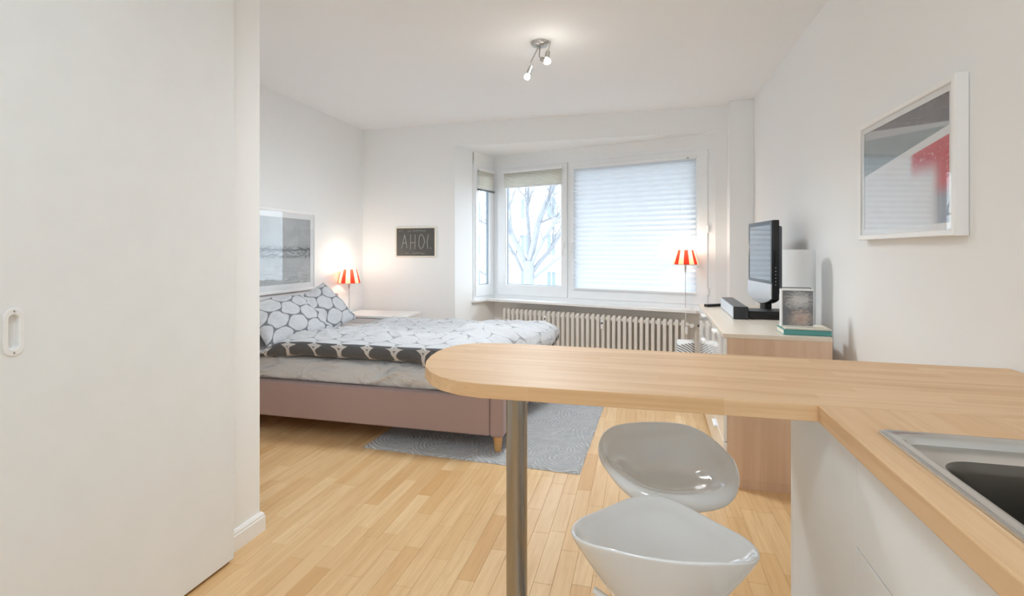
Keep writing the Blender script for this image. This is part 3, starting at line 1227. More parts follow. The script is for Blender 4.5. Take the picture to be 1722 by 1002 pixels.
# ------------------------------------------------------------------ bed
bed = thing('bed', 'taupe upholstered double bed with low frame along the left wall', 'bed', (-1.95, 3.78, 0))
BX, BY = -1.95, 3.78
def L(x, y):
    return x - BX, y - BY
x0, y0 = L(-3.05, 2.94)
x1, y1 = L(-0.803, 4.64)
obj('side_rail', mkbox(x0, L(-0.889, 0)[0], y0, y0 + .075, .113, .352, bev=.014, seg=3), 'bed_fabric', bed)
obj('side_rail', mkbox(x0, L(-0.889, 0)[0], y1 - .075, y1, .113, .352, bev=.014, seg=3), 'bed_fabric', bed)
obj('foot_rail', mkbox(x1 - .086, x1, y0 - .001, y1 + .001, .108, .358, bev=.018, seg=3), 'bed_fabric', bed)
obj('headboard', mkbox(L(-3.135, 0)[0], L(-3.05, 0)[0], L(0, 2.90)[1], L(0, 4.665)[1], .108, .80, bev=.016, seg=3), 'bed_fabric', bed)
obj('slat_base', mkbox(x0, x1 - .086, y0 + .075, y1 - .075, .20, .255), 'leg_wood', bed)
for (lx, ly) in ((x1 - .045, y0 + .045), (x1 - .045, y1 - .045), (x0 - .03, y0 + .05), (x0 - .03, y1 - .05)):
    bm = bmesh.new()
    lathe(bm, [(0, 0), (.018, 0), (.020, .003), (.031, .100), (0, .100)], 20, Matrix.Translation((lx, ly, 0.0142 if lx > 0 else 0)))
    lg = obj('leg', bm, 'leg_wood', bed)
    lg['label'] = 'tapered pale wooden leg'

# mattress in a loose white sheet
bm = bmesh.new()
mx0, mx1, my0, my1, mz0, mz1 = -3.04, -0.935, 2.985, 4.60, 0.258, 0.510
def mat_section(u, v):
    # v runs round the cross-section, u along the bed
    rr = 0.06
    ring = [(my0 + .034, mz0), (my0 + .034, .345), (my0 - .004, .366), (my0 - .010, (mz0 + mz1) / 2 + .035), (my0 + .004, mz1 - .055), (my0 + .022, mz1 - .018), (my0 + .06, mz1),
            (my0 + .4, mz1 + .004), ((my0 + my1) / 2, mz1 + .006), (my1 - .4, mz1 + .004), (my1 - .06, mz1), (my1 - .01, mz1 - .03), (my1, mz0 + .08), (my1 - .01, mz0)]
    f = v * (len(ring) - 1)
    i = min(int(f), len(ring) - 2)
    t = f - i
    y = ring[i][0] * (1 - t) + ring[i + 1][0] * t
    z = ring[i][1] * (1 - t) + ring[i + 1][1] * t
    e = 1 - (1 - sst(u, 0, .02)) * .5 - sst(u, .985, 1) * .25
    x = mx0 + (mx1 - mx0) * u
    yc, zc = (my0 + my1) / 2, (mz0 + mz1) / 2
    z = zc + (z - zc) * (0.55 + .45 * e)
    if v < .45:
        # slack folds of the sheet running down the near side
        w = math.sin(x * 9.0 + z * 16 + 2.2 * noise.noise((x * 2.1, z * 5, 3))) * .5 + noise.noise((x * 4.5, z * 9, 1.7))
        y -= (0.014 if z > .36 else 0) * max(w, -.4) * (1 if v < .42 else .3)
        fold = max(0, 1 - abs((x + 2.45) * 0.9 + (z - .38) * 2.2) / .09) + max(0, 1 - abs((x + 2.62) * 0.9 + (z - .34) * 2.6) / .07) + max(0, 1 - abs((x + 1.75) * 1.0 - (z - .36) * 2.2) / .07)
        y -= 0.018 * fold * sst(z, .355, .38) * (1 - sst(z, .46, .50))
    return (x, y, z)
grid_mesh(bm, mat_section, 130, 48)
bm.verts.ensure_lookup_table()
nv = 49
bm.faces.new([bm.verts[k] for k in range(nv)])
bm.faces.new([bm.verts[130 * nv + k] for k in range(nv)][::-1])
tag(obj('mattress', bm, 'sheet', ang=60), 'mattress in a loose white fitted sheet on the taupe bed frame', 'mattress')

# duvet: puffed quilt, white patterned side up, dark side showing along the near edge
bm = bmesh.new()
PATH = [(-2.60, -.02), (-2.2, .0), (-1.6, .0), (-1.15, .0), (-1.0, -.012), (-.93, -.05), (-.900, -.11), (-.892, -.18), (-.897, -.235)]
def path(a):
    # even arc-length spacing along PATH
    seg = [math.dist(PATH[i], PATH[i + 1]) for i in range(len(PATH) - 1)]
    s = a * sum(seg)
    for i, q in enumerate(seg):
        if s <= q or i == len(seg) - 1:
            t = s / q
            return PATH[i][0] * (1 - t) + PATH[i + 1][0] * t, PATH[i][1] * (1 - t) + PATH[i + 1][1] * t
        s -= q
ZB = 0.522
def dv(a, b):
    """b < 0.12 is the dark lower lip along the near edge, above that the white top"""
    x, dz = path(a)
    far = sst(b, .35, .7)
    puff = 0.20 * sst(b, .30, .60) * (1 - .35 * sst(b, .85, 1)) * sst(a, .74, .90)
    flat = 1 - sst(a, .72, .86) * .75 * far
    x += puff
    dz = dz * (1 - .62 * sst(b, .30, .55) * sst(a, .70, .8))
    end = sst(a, 0.0, .13)
    wob = 0.010 * noise.noise((x * 3, 7.1, 0))
    lip_h = (0.028 + 0.075 * end) * (1 - .5 * sst(a, .80, .95) * (1 - far))
    if b <= .12:
        t = b / .12
        # towards the foot the edge hangs down over the side of the mattress
        hang = sst(x, -1.42, -1.15)
        y0_ = 3.045 - .085 * hang
        y = y0_ + (2.938 - y0_) * math.sin(t * PI / 2) ** .7 - 0.012 * math.sin(t * PI)
        z = ZB - .004 + lip_h * t ** 1.4 - .145 * hang * (1 - t) ** 1.2
        z = max(z + dz, .366) - dz
    else:
        t = (b - .12) / .88
        y = 2.938 + t * 1.80
        rise = .022 * sst(t, 0, .10) - .075 * sst(t, .12, .85) + .010 * math.sin(t * 7.0 + 1)
        z = ZB - .004 + lip_h + rise * (.35 + .65 * end)
        z -= .10 * sst(t, .92, 1.0)
        amp = .027 * sst(t, .02, .12)
        n1 = noise.noise((x * 3.1, y * 4.2, .3))
        n2 = abs(noise.noise((x * 6.0 + y * 3, y * 7.5 - x * 2, 4.0)))
        n3 = noise.noise((x * 15, y * 16, 8.0))
        z += amp * (1.1 * n1 + 1.1 * (.35 - n2) + .30 * n3)
        # raised roll where the quilt is bunched at the far foot corner
        z += .055 * sst(a, .58, .74) * (1 - sst(a, .84, .97)) * sst(t, .22, .40) * (1 - sst(t, .75, .9))
        z = max(z, ZB - .02 if x < -.98 else .36)
    z += dz + wob * .4
    return (x, y + .012 * noise.noise((x * 2.3, 3.0, .0)) * (1 if b < .3 else .3), z)
NA, NB = 150, 130
def dv_uv(a, b):
    x, _ = path(a)
    return (a * 2.05, (b - .12) * 2.0 if b > .12 else (b - .12) * 1.35 + .075)
vs = grid_mesh(bm, dv, NA, NB, uv=dv_uv, mat=lambda a, b: 1 if b < .1195 else 0)
# underside
lay = bm.loops.layers.uv.verify()
und = [[vs[i][0] if j == 0 else (vs[i][NB] if j == 12 else (vs[i][0].co * (1 - j / 12) + vs[i][NB].co * (j / 12))) for j in range(13)] for i in range(NA + 1)]
for i in range(NA + 1):
    for j in range(1, 12):
        c = und[i][j].copy()
        top = vs[i][int(NB * (.12 + .88 * j / 12))].co
        c.x, c.y = top.x - .004, top.y
        c.z = min(top.z - .02, max(ZB - .002, top.z - .16)) if top.x < -.97 else top.z - .035
        und[i][j] = bm.verts.new(c)
for i in range(NA):
    for j in range(12):
        f = bm.faces.new((und[i][j], und[i][j + 1], und[i + 1][j + 1], und[i + 1][j]))
        f.material_index = 1
        for lp_, (a, c) in zip(f.loops, ((i, j), (i, j + 1), (i + 1, j + 1), (i + 1, j))):
            lp_[lay].uv = (a / NA * 2.05, c / 12 * 1.8)
tag(obj('duvet', bm, ['duvet_top', 'duvet_under'], ang=180), 'crumpled white and grey patterned duvet with dark underside on the bed', 'duvet')


def pillow(label, w, h, t, loc, rot):
    bm = bmesh.new()
    n = 34
    def fn(sgn):
        def f(u, v):
            s, q = 2 * u - 1, 2 * v - 1
            e = max(0, (1 - s * s)) * max(0, (1 - q * q))
            z = sgn * t * e ** .42
            pin = 1 - .10 * ((1 - q * q) * abs(s) ** 3)
            pin2 = 1 - .10 * ((1 - s * s) * abs(q) ** 3)
            z += (.012 * noise.noise((s * 2.4 + w * 9, q * 2.4, sgn)) + .016 * noise.noise((s * 5, q * 4 + w * 7, 2))) * min(1, e * 4)
            return (s * w / 2 * pin, q * h / 2 * pin2, z)
        return f
    uvf = lambda u, v: ((u * .8 - v * .5) * w * 1.15, (u * .5 + v * .8) * h * 1.15 + .06)
    grid_mesh(bm, fn(1), n, n, uv=uvf, mat=0)
    grid_mesh(bm, fn(-1), n, n, uv=uvf, mat=1)
    bmesh.ops.remove_doubles(bm, verts=bm.verts[:], dist=1e-4)
    o = obj('pillow', bm, ['pillow_front', 'duvet_under'], ang=180)
    o.location = loc
    o.rotation_euler = rot
    return tag(o, label, 'pillow', 'patterned pillows on the bed')


pillow('front patterned pillow lying against the headboard nearer the white partition', 0.76, 0.48, 0.10, (-2.79, 3.53, 0.688), (math.radians(42), 0, math.radians(86)))
pillow('rear patterned pillow with one corner pointing up beside the bedside table', 0.68, 0.48, 0.095, (-2.83, 4.04, 0.690), (math.radians(48), math.radians(-12), math.radians(92)))

# bedside table
bt = thing('bedside_table', 'low white bedside table in the back corner under the striped lamp', 'table', (-2.755, 5.01, 0))
obj('table_top', mkbox(-.375, .375, -.245, .245, .535, .560, bev=.004), 'white_lacquer', bt)
for sx in (-.35, .35):
    obj('side_panel', mkbox(sx - .012, sx + .012, -.235, .235, 0, .535, bev=.002), 'white_lacquer', bt)
obj('back_panel', mkbox(-.338, .338, .215, .23, .05, .535), 'white_lacquer', bt)
for z0_, z1_ in ((.30, .53), (.06, .29)):
    dr = obj('drawer', mkbox(-.336, .336, -.24, -.222, z0_, z1_, bev=.003), 'white_lacquer', bt)
    bm = bmesh.new()
    lathe(bm, [(.006, 0), (.006, .014), (.013, .018), (.013, .026), (0, .028)], 14, Matrix.Translation((0, -.24, (z0_ + z1_) / 2)) @ Matrix.Rotation(PI / 2, 4, 'X'))
    obj('knob', bm, 'steel', dr)

# rug under the foot of the bed
bm = bmesh.new()
rw, rl = 1.37, 2.05
def rug_fn(u, v):
    x, y = (u - .5) * rw, (v - .5) * rl
    ed = min(min(u, 1 - u) * rw, min(v, 1 - v) * rl)
    z = .012 * sst(ed, 0, .015) + .0016 * noise.noise((x * 40, y * 40, 0)) * sst(ed, 0, .02)
    wob = .004 * noise.noise((x * 14, y * 14, 5)) * (1 - sst(ed, 0, .05))
    return (x + wob, y + wob, z + .0015)
grid_mesh(bm, rug_fn, 120, 160)
rug = obj('rug', bm, 'rug', loc=(-0.975, 3.855, 0), rz=math.radians(-2.0))
tag(rug, 'grey rug with pale concentric swirls under the foot of the bed', 'rug')


# ------------------------------------------------------------------ wall pictures and chalkboard
def picture(label, loc, rz, w, h, depth, fw, mount, mat, group=None):
    """modelled facing -y, hung with its back at y = 0"""
    t = thing('framed_picture', label, 'picture', loc, rz)
    bm = bmesh.new()
    ring_frame(bm, -w / 2, w / 2, -h / 2, h / 2, fw, fw, fw, fw, -depth, -0.001, cham=.003)
    obj('frame', bm, 'frame_white', t, ang=30)
    bm = bmesh.new()
    ring_frame(bm, -w / 2 + fw - .002, w / 2 - fw + .002, -h / 2 + fw - .002, h / 2 - fw + .002, mount, mount, mount, mount, -depth + .008, -depth + .011)
    obj('mount', bm, 'passepartout', t, ang=30)
    iw, ih = w / 2 - fw - mount + .004, h / 2 - fw - mount + .004
    bm = bmesh.new()
    y = -depth + .012
    quad_uv(bm, [(-iw, y, -ih), (iw, y, -ih), (iw, y, ih), (-iw, y, ih)])
    obj('print', bm, mat, t, sm=False)
    obj('glazing', mkbox(-w / 2 + fw, w / 2 - fw, -depth + .005, -depth + .007, -h / 2 + fw, h / 2 - fw), 'picture_glass', t, sm=False)
    return t


picture('white framed grey and red poster high on the right wall', (XR - .001, 2.345, 1.558), -PI / 2, 0.762, 0.535, 0.040, 0.020, 0.028, 'poster')
picture('white framed black and white harbour photograph above the bed', (XL + .001, 3.92, 1.24), PI / 2, 1.0, 0.765, 0.030, 0.022, 0.058, 'harbour')

cb = thing('chalkboard', 'small chalkboard lettered AHOI on the back wall beside the bay', 'chalkboard', (-2.497, YB - .001, 1.343))
bm = bmesh.new()
ring_frame(bm, -.250, .250, -.172, .172, .014, .014, .014, .014, -.018, 0)
obj('frame', bm, 'paper', cb, ang=30)
obj('slate', mkbox(-.238, .238, -.011, -.002, -.160, .160), 'board', cb, sm=False)
bm = bmesh.new()
def chalk(pts, r=.0030):
    tube(bm, [(p[0], -.0125, p[1]) for p in pts], r, 5)
chalk([(-.175, -.075), (-.155, 0.0), (-.135, .085)]); chalk([(-.135, .085), (-.118, 0), (-.108, -.07)]); chalk([(-.162, -.015), (-.112, -.010)])
chalk([(-.060, .09), (-.062, -.085)]); chalk([(-.005, .085), (-.008, -.08)]); chalk([(-.061, -.01), (-.007, -.005)])
chalk([(.046, .05), (.040, 0), (.044, -.05), (.062, -.078), (.090, -.062), (.112, .0), (.100, .055), (.076, .086), (.056, .078), (.046, .05)])
chalk([(.158, .085), (.142, 0), (.150, -.075)]); chalk([(.186, -.068), (.190, -.072)], .006)
rs = random.Random(4)
for z, xa, xb in ((.128, -.21, -.16), (.124, -.10, -.065), (.128, -.04, .12), (-.128, -.13, -.10), (-.128, -.04, .10)):
    x = xa
    while x < xb:
        chalk([(x, z + rs.uniform(-.006, .006)), (x + .006, z + rs.uniform(-.008, .008)), (x + .011, z + rs.uniform(-.006, .006))], .0018)
        x += .014
lt = obj('lettering', bm, 'chalk', cb)
lt['label'] = 'white chalk lettering'

# ------------------------------------------------------------------ sideboard with the television
sb = thing('sideboard', 'low oak sideboard with glossy white drawers along the right wall', 'sideboard', (0.425, 2.855, 0), math.radians(-1.6))
SBW, SBL, SBH = 0.505, 1.55, 0.806
obj('side_panel', mkbox(.018, SBW, 0, .022, .045, SBH - .022, bev=.0015), 'oak_veneer', sb)
obj('side_panel', mkbox(.018, SBW, SBL - .022, SBL, .045, SBH - .022, bev=.0015), 'oak_veneer', sb)
obj('top_panel', mkbox(-.004, SBW, -.004, SBL + .004, SBH - .022, SBH, bev=.002), 'veneer_top', sb)
obj('plinth', mkbox(.03, SBW - .01, .004, SBL - .02, 0, .05), 'oak_veneer', sb)
obj('back_panel', mkbox(SBW - .01, SBW - .002, .022, SBL - .022, .05, SBH - .022), 'oak_veneer', sb)
rows_n, gap = 4, .004
rh = (SBH - .022 - .05) / rows_n
for c_ in range(2):
    ya, yb = .004 + c_ * (SBL - .008) / 2, .004 + (c_ + 1) * (SBL - .008) / 2
    for r in range(rows_n):
        za = .05 + r * rh
        d = obj('drawer', mkbox(0, .018, ya + gap / 2, yb - gap / 2, za + gap / 2, za + rh - gap / 2, bev=.0015), 'gloss_white', sb)
        obj('handle', mkbox(-.016, .001, (ya + yb) / 2 - .06, (ya + yb) / 2 + .06, za + rh - .034, za + rh - .018, bev=.005), 'white_lacquer', d)
T0 = SBH

# television (seen nearly edge-on, facing the bed)
tv = thing('television', 'older flat television on an oval black stand facing the bed', 'television', (0.832, 3.824, T0), math.radians(5.5))
bm = bmesh.new()
hw = .247
# outline in y-z: straight top, curved chin
pts = [(-hw, .635), (-hw, .118)] + [(-hw + 2 * hw * k / 16, .118 - .048 * math.sin(PI * k / 16) ** .8) for k in range(1, 16)] + [(hw, .118), (hw, .635)]
prism(bm, pts, -.030, .012, bev=.004)
for v in bm.verts:
    v.co = Vector((v.co.z, v.co.x, v.co.y))
obj('housing', bm, 'black_gloss', tv, ang=30)
bm = bmesh.new()
box(bm, .010, .05, -hw + .05, hw - .05, .15, .60, bev=.015, seg=3)
obj('rear_shell', bm, 'dark_grey', tv)
bm = bmesh.new()
prism(bm, [(-hw + .006, .630), (-hw + .006, .222), (hw - .006, .222), (hw - .006, .630)], -.034, -.029, bev=.0015,
      holes=[[(-hw + .030, .606), (-hw + .030, .240), (hw - .030, .240), (hw - .030, .606)]])
for v in bm.verts:
    v.co = Vector((v.co.z, v.co.x, v.co.y))
obj('bezel', bm, 'black_gloss', tv, ang=30)
obj('screen', mkbox(-.0325, -.0305, -hw + .03, hw - .03, .240, .606), 'screen', tv, sm=False)
bm = bmesh.new()
pts = [(-hw + .004, .220), (-hw + .004, .122)] + [(-hw + .004 + 2 * (hw - .004) * k / 16, .122 - .046 * math.sin(PI * k / 16) ** .8) for k in range(1, 16)] + [(hw - .004, .122), (hw - .004, .220)]
prism(bm, pts, -.040, -.030, bev=.004)
for v in bm.verts:
    v.co = Vector((v.co.z, v.co.x, v.co.y))
sp = obj('speaker_chin', bm, 'silver', tv, ang=30)
sp['label'] = 'silver speaker strip below the screen'
for k in range(6):
    bm = bmesh.new()
    lathe(bm, [(0, 0), (.0042, 0), (.0036, .003), (0, .0032)], 10, Matrix.Translation((-.012, -hw, .215 + k * .022)) @ Matrix.Rotation(PI / 2, 4, 'X'))
    obj('button', bm, 'steel', tv)
bm = bmesh.new()
box(bm, -.012, .03, -.06, .06, .02, .09, bev=.008)
obj('neck', bm, 'black', tv)
bm = bmesh.new()
lathe(bm, [(0, 0), (.95, 0), (1.0, .004), (1.0, .012), (.93, .019), (.3, .030), (0, .031)], 48)
for v in bm.verts:
    v.co.x *= .125; v.co.y *= .135
obj('base', bm, 'black_gloss', tv)

bm = bmesh.new()
box(bm, -.115, .115, 0, .19, .004, .052, bev=.004)
t = thing('set_top_box', 'flat black set-top box on the sideboard in front of the television stand', 'media box', (0.785, 3.49, T0))
obj('case', bm, 'black', t)
obj('front_panel', mkbox(-.110, .110, -.003, .001, .008, .048, bev=.001), 'black_gloss', t)
for a in (-.09, .09):
    for c_ in (.02, .17):
        bm = bmesh.new(); lathe(bm, [(0, 0), (.01, 0), (.01, .006), (0, .006)], 12, Matrix.Translation((a, c_, 0)))
        obj('foot', bm, 'black', t)
t = thing('soundbar', 'long dark grey speaker lying on the sideboard beside the set-top box', 'speaker', (0.617, 3.46, T0), math.radians(-2))
obj('case', mkbox(-.040, .043, .012, .70, 0, .080, bev=.004), 'dark_grey', t)
obj('grille', mkbox(-.044, -.038, .014, .698, .004, .076, bev=.002), 'grille', t)
obj('end_cap', mkbox(-.044, .044, 0, .014, 0, .081, bev=.004), 'black', t)
t = thing('remote_control', 'small black and silver remote lying at the far left edge of the sideboard', 'remote', (0.575, 4.24, T0), math.radians(35))
obj('body', mkbox(-.10, .10, -.024, .024, .0, .020, bev=.006), 'black', t)
obj('keypad', mkbox(-.06, .08, -.016, .016, .0195, .023, bev=.001), 'silver', t)

t = thing('drum_lamp', 'white cylindrical table lamp on the sideboard behind the portrait print', 'lamp', (0.895, 3.27, T0))
bm = bmesh.new()
lathe(bm, [(.0, .004), (.083, .004), (.085, .010), (.085, .438), (.083, .442), (.080, .438), (.080, .02)], 48)
obj('lamp_shade', bm, 'drum_shade', t)
bm = bmesh.new()
lathe(bm, [(0, 0), (.075, 0), (.075, .006), (0, .006)], 32)
obj('base', bm, 'white_lacquer', t)


def book(label, x0, x1, y0, y1, z0, th, cover, rz, cx, cy):
    t = thing('book', label, 'book', (cx, cy, z0), rz, 'books under the portrait print')
    c = .0016
    obj('pages', mkbox(x0 + .003, x1 - .004, y0 + .004, y1 - .004, c, th - c), 'paper', t)
    bm = bmesh.new()
    box(bm, x0, x1, y0, y1, 0, c); box(bm, x0, x1, y0, y1, th - c, th); box(bm, x0, x1, y0, y0 + .002, 0, th)
    obj('cover', bm, cover, t, sm=False)
    return t


book('teal book lying at the bottom of the stack on the sideboard corner', -.112, .108, -.02, .14, T0 + .0005, .026, 'teal', math.radians(-1), 0.832, 2.905)
book('thin cream booklet lying on top of the teal book', -.106, .108, -.015, .145, T0 + .0268, .007, 'paper', math.radians(-3), 0.836, 2.908)
t = thing('portrait_print', 'small standing box frame with a grey blurred portrait on the books', 'picture', (0.802, 2.955, T0 + .0345), math.radians(-3))
obj('case', mkbox(-.077, .075, 0, .042, 0, .198, bev=.002), 'white_lacquer', t)
bm = bmesh.new(); quad_uv(bm, [(-.070, -.001, .006), (.073, -.001, .006), (.073, -.001, .190), (-.070, -.001, .190)])
obj('print', bm, 'portrait', t, sm=False)
bm = bmesh.new()
tube(bm, [(-.077, .02, .2), (-.070, .03, .2035), (.066, .03, .2035), (.069, .02, .2)], .0026, 6)
obj('edge_strip', bm, 'dark_grey', t)

# striped bag on the floor between sideboard and radiator
t = thing('striped_bag', 'black and white striped bag standing between radiator and sideboard', 'bag', (0.375, 4.62, 0))
bm = bmesh.new()
rings = []
for z, s in ((0, .9), (.02, 1), (.2, 1.03), (.38, 1.0), (.45, .96), (.448, .90), (.40, .90)):
    rings.append([(p[0] * s, p[1] * s, z + (.01 * math.sin(p[0] * 30) if z > .4 else 0)) for p in rrect(-.075, .075, -.09, .09, .03, 4)])
loft(bm, rings)
obj('body', bm, 'stripes', t, ang=50)
bm = bmesh.new()
rings = []
for z, s in ((.395, .86), (.452, .84), (.462, .74), (.464, .35)):
    rings.append([(p[0] * s + .004 * math.sin(p[1] * 60), p[1] * s, z) for p in rrect(-.075, .075, -.09, .09, .03, 4)])
loft(bm, rings)
obj('tissue_liner', bm, 'cord', t, ang=50)

# ------------------------------------------------------------------ kitchen: base units, worktop, sink
ku = thing('kitchen_base_unit', 'white handleless kitchen base unit under the wooden counter', 'cabinet', (0.41, 0, 0))
KY0 = -1.6
bm = bmesh.new()
box(bm, .021, XR - .412, KY0, 1.552, .10, .118)
box(bm, XR - .43, XR - .412, KY0, 1.552, .118, .8605)
for yy in (KY0, -.70, -.10, 1.110, 1.534):
    box(bm, .021, XR - .43, yy, yy + .018, .118, .8605)
obj('carcass', bm, 'front_white', ku, sm=False)
obj('plinth', mkbox(.06, XR - .44, KY0, 1.53, 0, .10), 'front_white', ku, sm=False)
obj('end_panel', mkbox(0, XR - .412, 1.5525, 1.571, 0, .8605, bev=.0012), 'front_white', ku)
obj('corner_panel', mkbox(0, .019, 1.127, 1.552, .004, .8605, bev=.0008), 'front_white', ku)
ye = 1.1265
for wdt in (0.60, 0.60, 0.60, 0.60):
    for z0_, z1_ in ((.662, .860), (.104, .6585)):
        obj('drawer_front', mkbox(0, .019, ye - wdt + .0015, ye, z0_, z1_, bev=.0012), 'front_white', ku)
    ye -= wdt

# worktop: L-shaped, its bar end rounded; hole for the sink
arc = [(-.400, 1.236), (-.462, 1.246), (-.522, 1.276), (-.575, 1.325), (-.617, 1.385), (-.645, 1.455), (-.662, 1.530), (-.669, 1.605), (-.664, 1.665),
       (-.648, 1.718), (-.618, 1.758), (-.572, 1.784), (-.51, 1.797), (-.43, 1.803)]
bar_y1 = 1.772
wt = thing('worktop', 'L-shaped beech worktop with a rounded breakfast bar end', 'worktop', (0.38, 1.248, 0.862))
def W(p):
    return (p[0] - .38, p[1] - 1.248)
bm = bmesh.new()
prism(bm, [W(p) for p in [(.3805, 1.248)] + arc + [(XR - .003, bar_y1), (XR - .003, 1.247)]], 0, .038, bev=.003, seg=2)
obj('bar_top', bm, 'bar_wood', wt, ang=25)
ca, cb = .19, 1.52                                    # pale sheet added inside the bar's edge, bouncing light onto the far stool
bm = bmesh.new()
prism(bm, [W((ca + (p[0] - ca) * .985, cb + (p[1] - cb) * .975)) for p in [(.3805, 1.248)] + arc + [(XR - .012, bar_y1), (XR - .012, 1.248)]], -.0007, .0003)
bk = obj('bounce_sheet', bm, 'front_white', wt, ang=25)
bk['label'] = 'pale bounce sheet added to the underside of the bar'
bm = bmesh.new()
SX0, SX1, SY0, SY1 = .432, .945, .20, 1.095
prism(bm, [W(p) for p in [(.380, 1.2475), (XR - .003, 1.2475), (XR - .003, KY0), (.380, KY0)]], 0, .038, bev=.0028,
      holes=[[W(p) for p in rrect(SX0 + .014, SX1 - .014, SY0 + .014, SY1 - .014, .02)]])
obj('counter_top', bm, 'counter_wood', wt, sm=False)

sk = thing('kitchen_sink', 'stainless steel inset sink in the wooden counter', 'sink', ((SX0 + SX1) / 2, (SY0 + SY1) / 2, .90))
sx, sy = (SX0 + SX1) / 2, (SY0 + SY1) / 2
def R(x0, x1, y0, y1, r, z, n=10):
    return [(p[0] - sx, p[1] - sy, z) for p in rrect(x0, x1, y0, y1, r, n)]
bm = bmesh.new()
loft(bm, [R(SX0, SX1, SY0, SY1, .012, .0005), R(SX0 + .0005, SX1 - .0005, SY0 + .0005, SY1 - .0005, .012, .0035), R(SX0 + .004, SX1 - .004, SY0 + .004, SY1 - .004, .012, .0055),
          R(SX0 + .009, SX1 - .009, SY0 + .009, SY1 - .009, .012, .0048), R(SX0 + .022, SX1 - .022, SY0 + .026, SY1 - .026, .022, .0042),
          R(SX0 + .026, SX1 - .026, SY0 + .030, SY1 - .030, .022, .001), R(SX0 + .028, SX1 - .031, SY0 + .034, SY1 - .034, .026, -.008), R(SX0 + .036, SX1 - .040, SY0 + .30, SY1 - .064, .035, -.0085),
          R(SX0 + .039, SX1 - .045, SY0 + .33, SY1 - .102, .055, -.0075)], cap_end=False)
obj('rim', bm, 'sink', sk, ang=50)
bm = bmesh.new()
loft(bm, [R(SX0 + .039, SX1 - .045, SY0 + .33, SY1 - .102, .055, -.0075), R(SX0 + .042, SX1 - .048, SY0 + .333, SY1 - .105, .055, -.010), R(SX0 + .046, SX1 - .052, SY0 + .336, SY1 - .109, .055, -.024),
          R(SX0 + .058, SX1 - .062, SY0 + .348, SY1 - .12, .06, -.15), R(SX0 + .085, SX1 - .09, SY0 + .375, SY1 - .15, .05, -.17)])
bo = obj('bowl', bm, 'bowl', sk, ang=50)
bo['label'] = 'steel bowl with shade put into its colour'
bm = bmesh.new()
lathe(bm, [(0, 0), (.035, 0), (.042, .003), (.042, .001), (.03, -.003)], 24, Matrix.Translation((0, .09, -.1695)))
obj('drain', bm, 'steel', sk)

pl = thing('bar_post', 'round stainless steel post holding up the bar end', 'post', (-.354, 1.45, 0))
bm = bmesh.new()
lathe(bm, [(.031, .006), (.031, .855)], 40)
obj('tube', bm, 'pole', pl)
bm = bmesh.new()
lathe(bm, [(0, 0), (.055, 0), (.055, .006), (.036, .012), (.032, .012)], 40)
obj('base_flange', bm, 'pole', pl)
bm = bmesh.new()
lathe(bm, [(.032, .850), (.036, .850), (.05, .8575), (.05, .8611), (0, .8611)], 40)
obj('top_flange', bm, 'pole', pl)


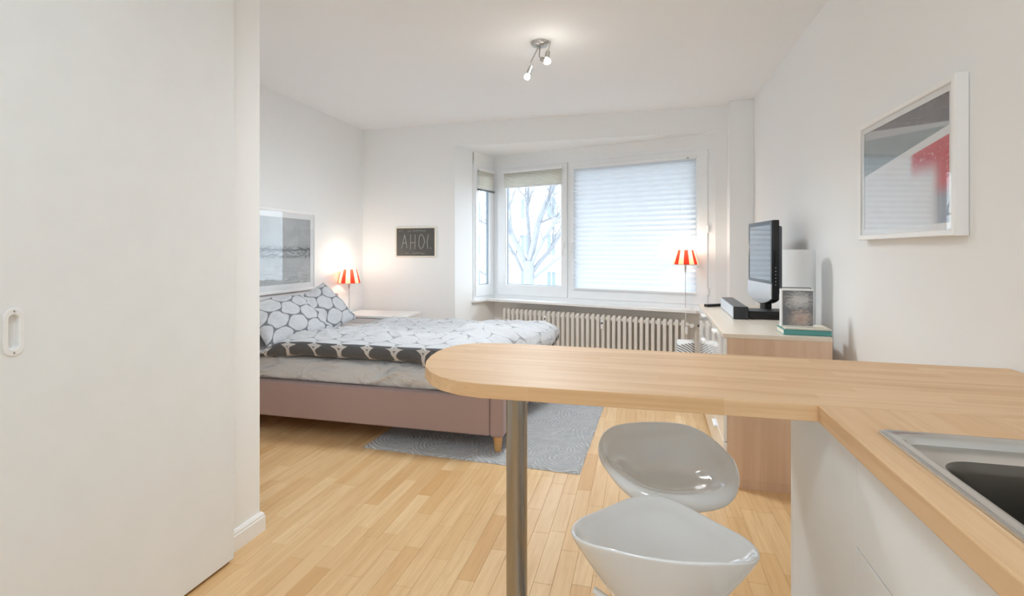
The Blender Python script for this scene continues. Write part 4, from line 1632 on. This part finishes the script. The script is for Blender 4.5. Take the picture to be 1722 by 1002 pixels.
# ------------------------------------------------------------------ bar stools
def stool_seat(p_front, r_front, r_back, r_side, lip, h_tip, h_wing, h_back, under=1.15):
    """glossy moulded shell: raised back and wings, lower front; +y is the front"""
    bm = bmesh.new()
    n = 72
    def raw(th):
        c, s_ = math.cos(th), abs(math.sin(th))
        rf, p = (r_front, p_front) if c > 0 else (r_back, 2.2)
        return ((s_ / r_side) ** p + (abs(c) / rf) ** p) ** (-1 / p)
    def ctrl(th):
        r = sum(raw(th + math.radians(q)) * w for q, w in ((-9, 1), (-5, 2), (0, 3), (5, 2), (9, 1))) / 9
        c = math.cos(th)
        back = sst(-c, -.1, .85)
        front = sst(c, .05, .95)
        h = h_wing + (h_back - h_wing) * back + (h_tip - h_wing) * front
        return r, h, lip * (.35 + .65 * front)
    rings = []
    TH = [2 * PI * k / n for k in range(n)]
    def ringat(zf):
        out = []
        for th in TH:
            r, h, d = ctrl(th)
            rr, z = zf(r, h, d)
            out.append((rr * math.sin(th), rr * math.cos(th), z))
        rings.append(out)
    ringat(lambda r, h, d: (.045, -.088))
    ringat(lambda r, h, d: (.062, -.084))
    for f in (.5, .7, .85):
        ringat(lambda r, h, d: (.062 + (r - .062) * f, -.084 + (h - d + .080) * f ** under))
    ringat(lambda r, h, d: (r * .975, h - d - .010))
    ringat(lambda r, h, d: (r, h - d * .9))
    ringat(lambda r, h, d: (r * .995 - d * .15, h - d * .35))
    ringat(lambda r, h, d: (r * .98 - d * .45, h))
    ringat(lambda r, h, d: (r * .955 - d * .65, h - .002))
    ringat(lambda r, h, d: (r * .90 - d * .8, h * .78))
    for f in (.80, .68, .55, .42, .25, .04):
        ringat(lambda r, h, d: ((r * .95 - d * .8) * f, h * max(0, (f - .30) / .62) ** 1.9))
    loft(bm, rings)
    bm.faces.new([v for v in bm.verts[:n]])
    return bm


def make_stool(label, loc, rz, zpan, shape, ls=-1):
    t = thing('bar_stool', label, 'stool', loc, rz, 'white bar stools at the breakfast bar')
    o = obj('seat', stool_seat(*shape), 'abs', t, loc=(0, 0, zpan), ang=180)
    md = o.modifiers.new('soft', 'SUBSURF'); md.levels = 1; md.render_levels = 2
    bm = bmesh.new()
    lathe(bm, [(0, 0), (.19, 0), (.195, .006), (.185, .012), (.06, .028), (.03, .045), (.028, .05), (.028, .30), (.030, .305), (.030, .33), (.020, .335), (.020, zpan - .098), (0, zpan - .098)], 40)
    obj('pedestal', bm, 'steel', t)
    bm = bmesh.new()
    lathe(bm, [(0, -.112), (.034, -.112), (.046, -.096), (.046, -.089), (0, -.089)], 24, Matrix.Translation((0, 0, zpan)))
    obj('swivel_plate', bm, 'steel', t)
    bm = bmesh.new()
    pts = [(0.135 * math.sin(a), .06 + .135 * math.cos(a), .28) for a in [math.radians(-150 + 300 * k / 24) for k in range(25)]]
    tube(bm, [(0, .0, .28)] + pts[:1][:0] + pts + [(0, 0, .28)], .0085, 8)
    obj('footrest', bm, 'steel', t)
    bm = bmesh.new()
    tube(bm, [(0, 0, zpan - .108), (ls * .09, .045, zpan - .106), (ls * .118, .059, zpan - .100)], .0045, 8)
    lv = obj('lever', bm, 'steel', t)
    bm = bmesh.new()
    tube(bm, [(ls * .108, .054, zpan - .102), (ls * .135, .068, zpan - .096)], .007, 10)
    obj('lever_grip', bm, 'cord', lv)
    return t


make_stool('nearer glossy white bar stool with its shell turned away, in front of the bar', (0.040, 1.045, 0), math.radians(2), .600, (1.42, .243, .115, .180, .010, .050, .070, .095))
make_stool('farther glossy white bar stool pushed under the bar, hollow side facing out', (0.070, 1.480, 0), math.radians(200), .606, (2.1, .185, .175, .188, .030, .030, .060, .100, .55), 1)
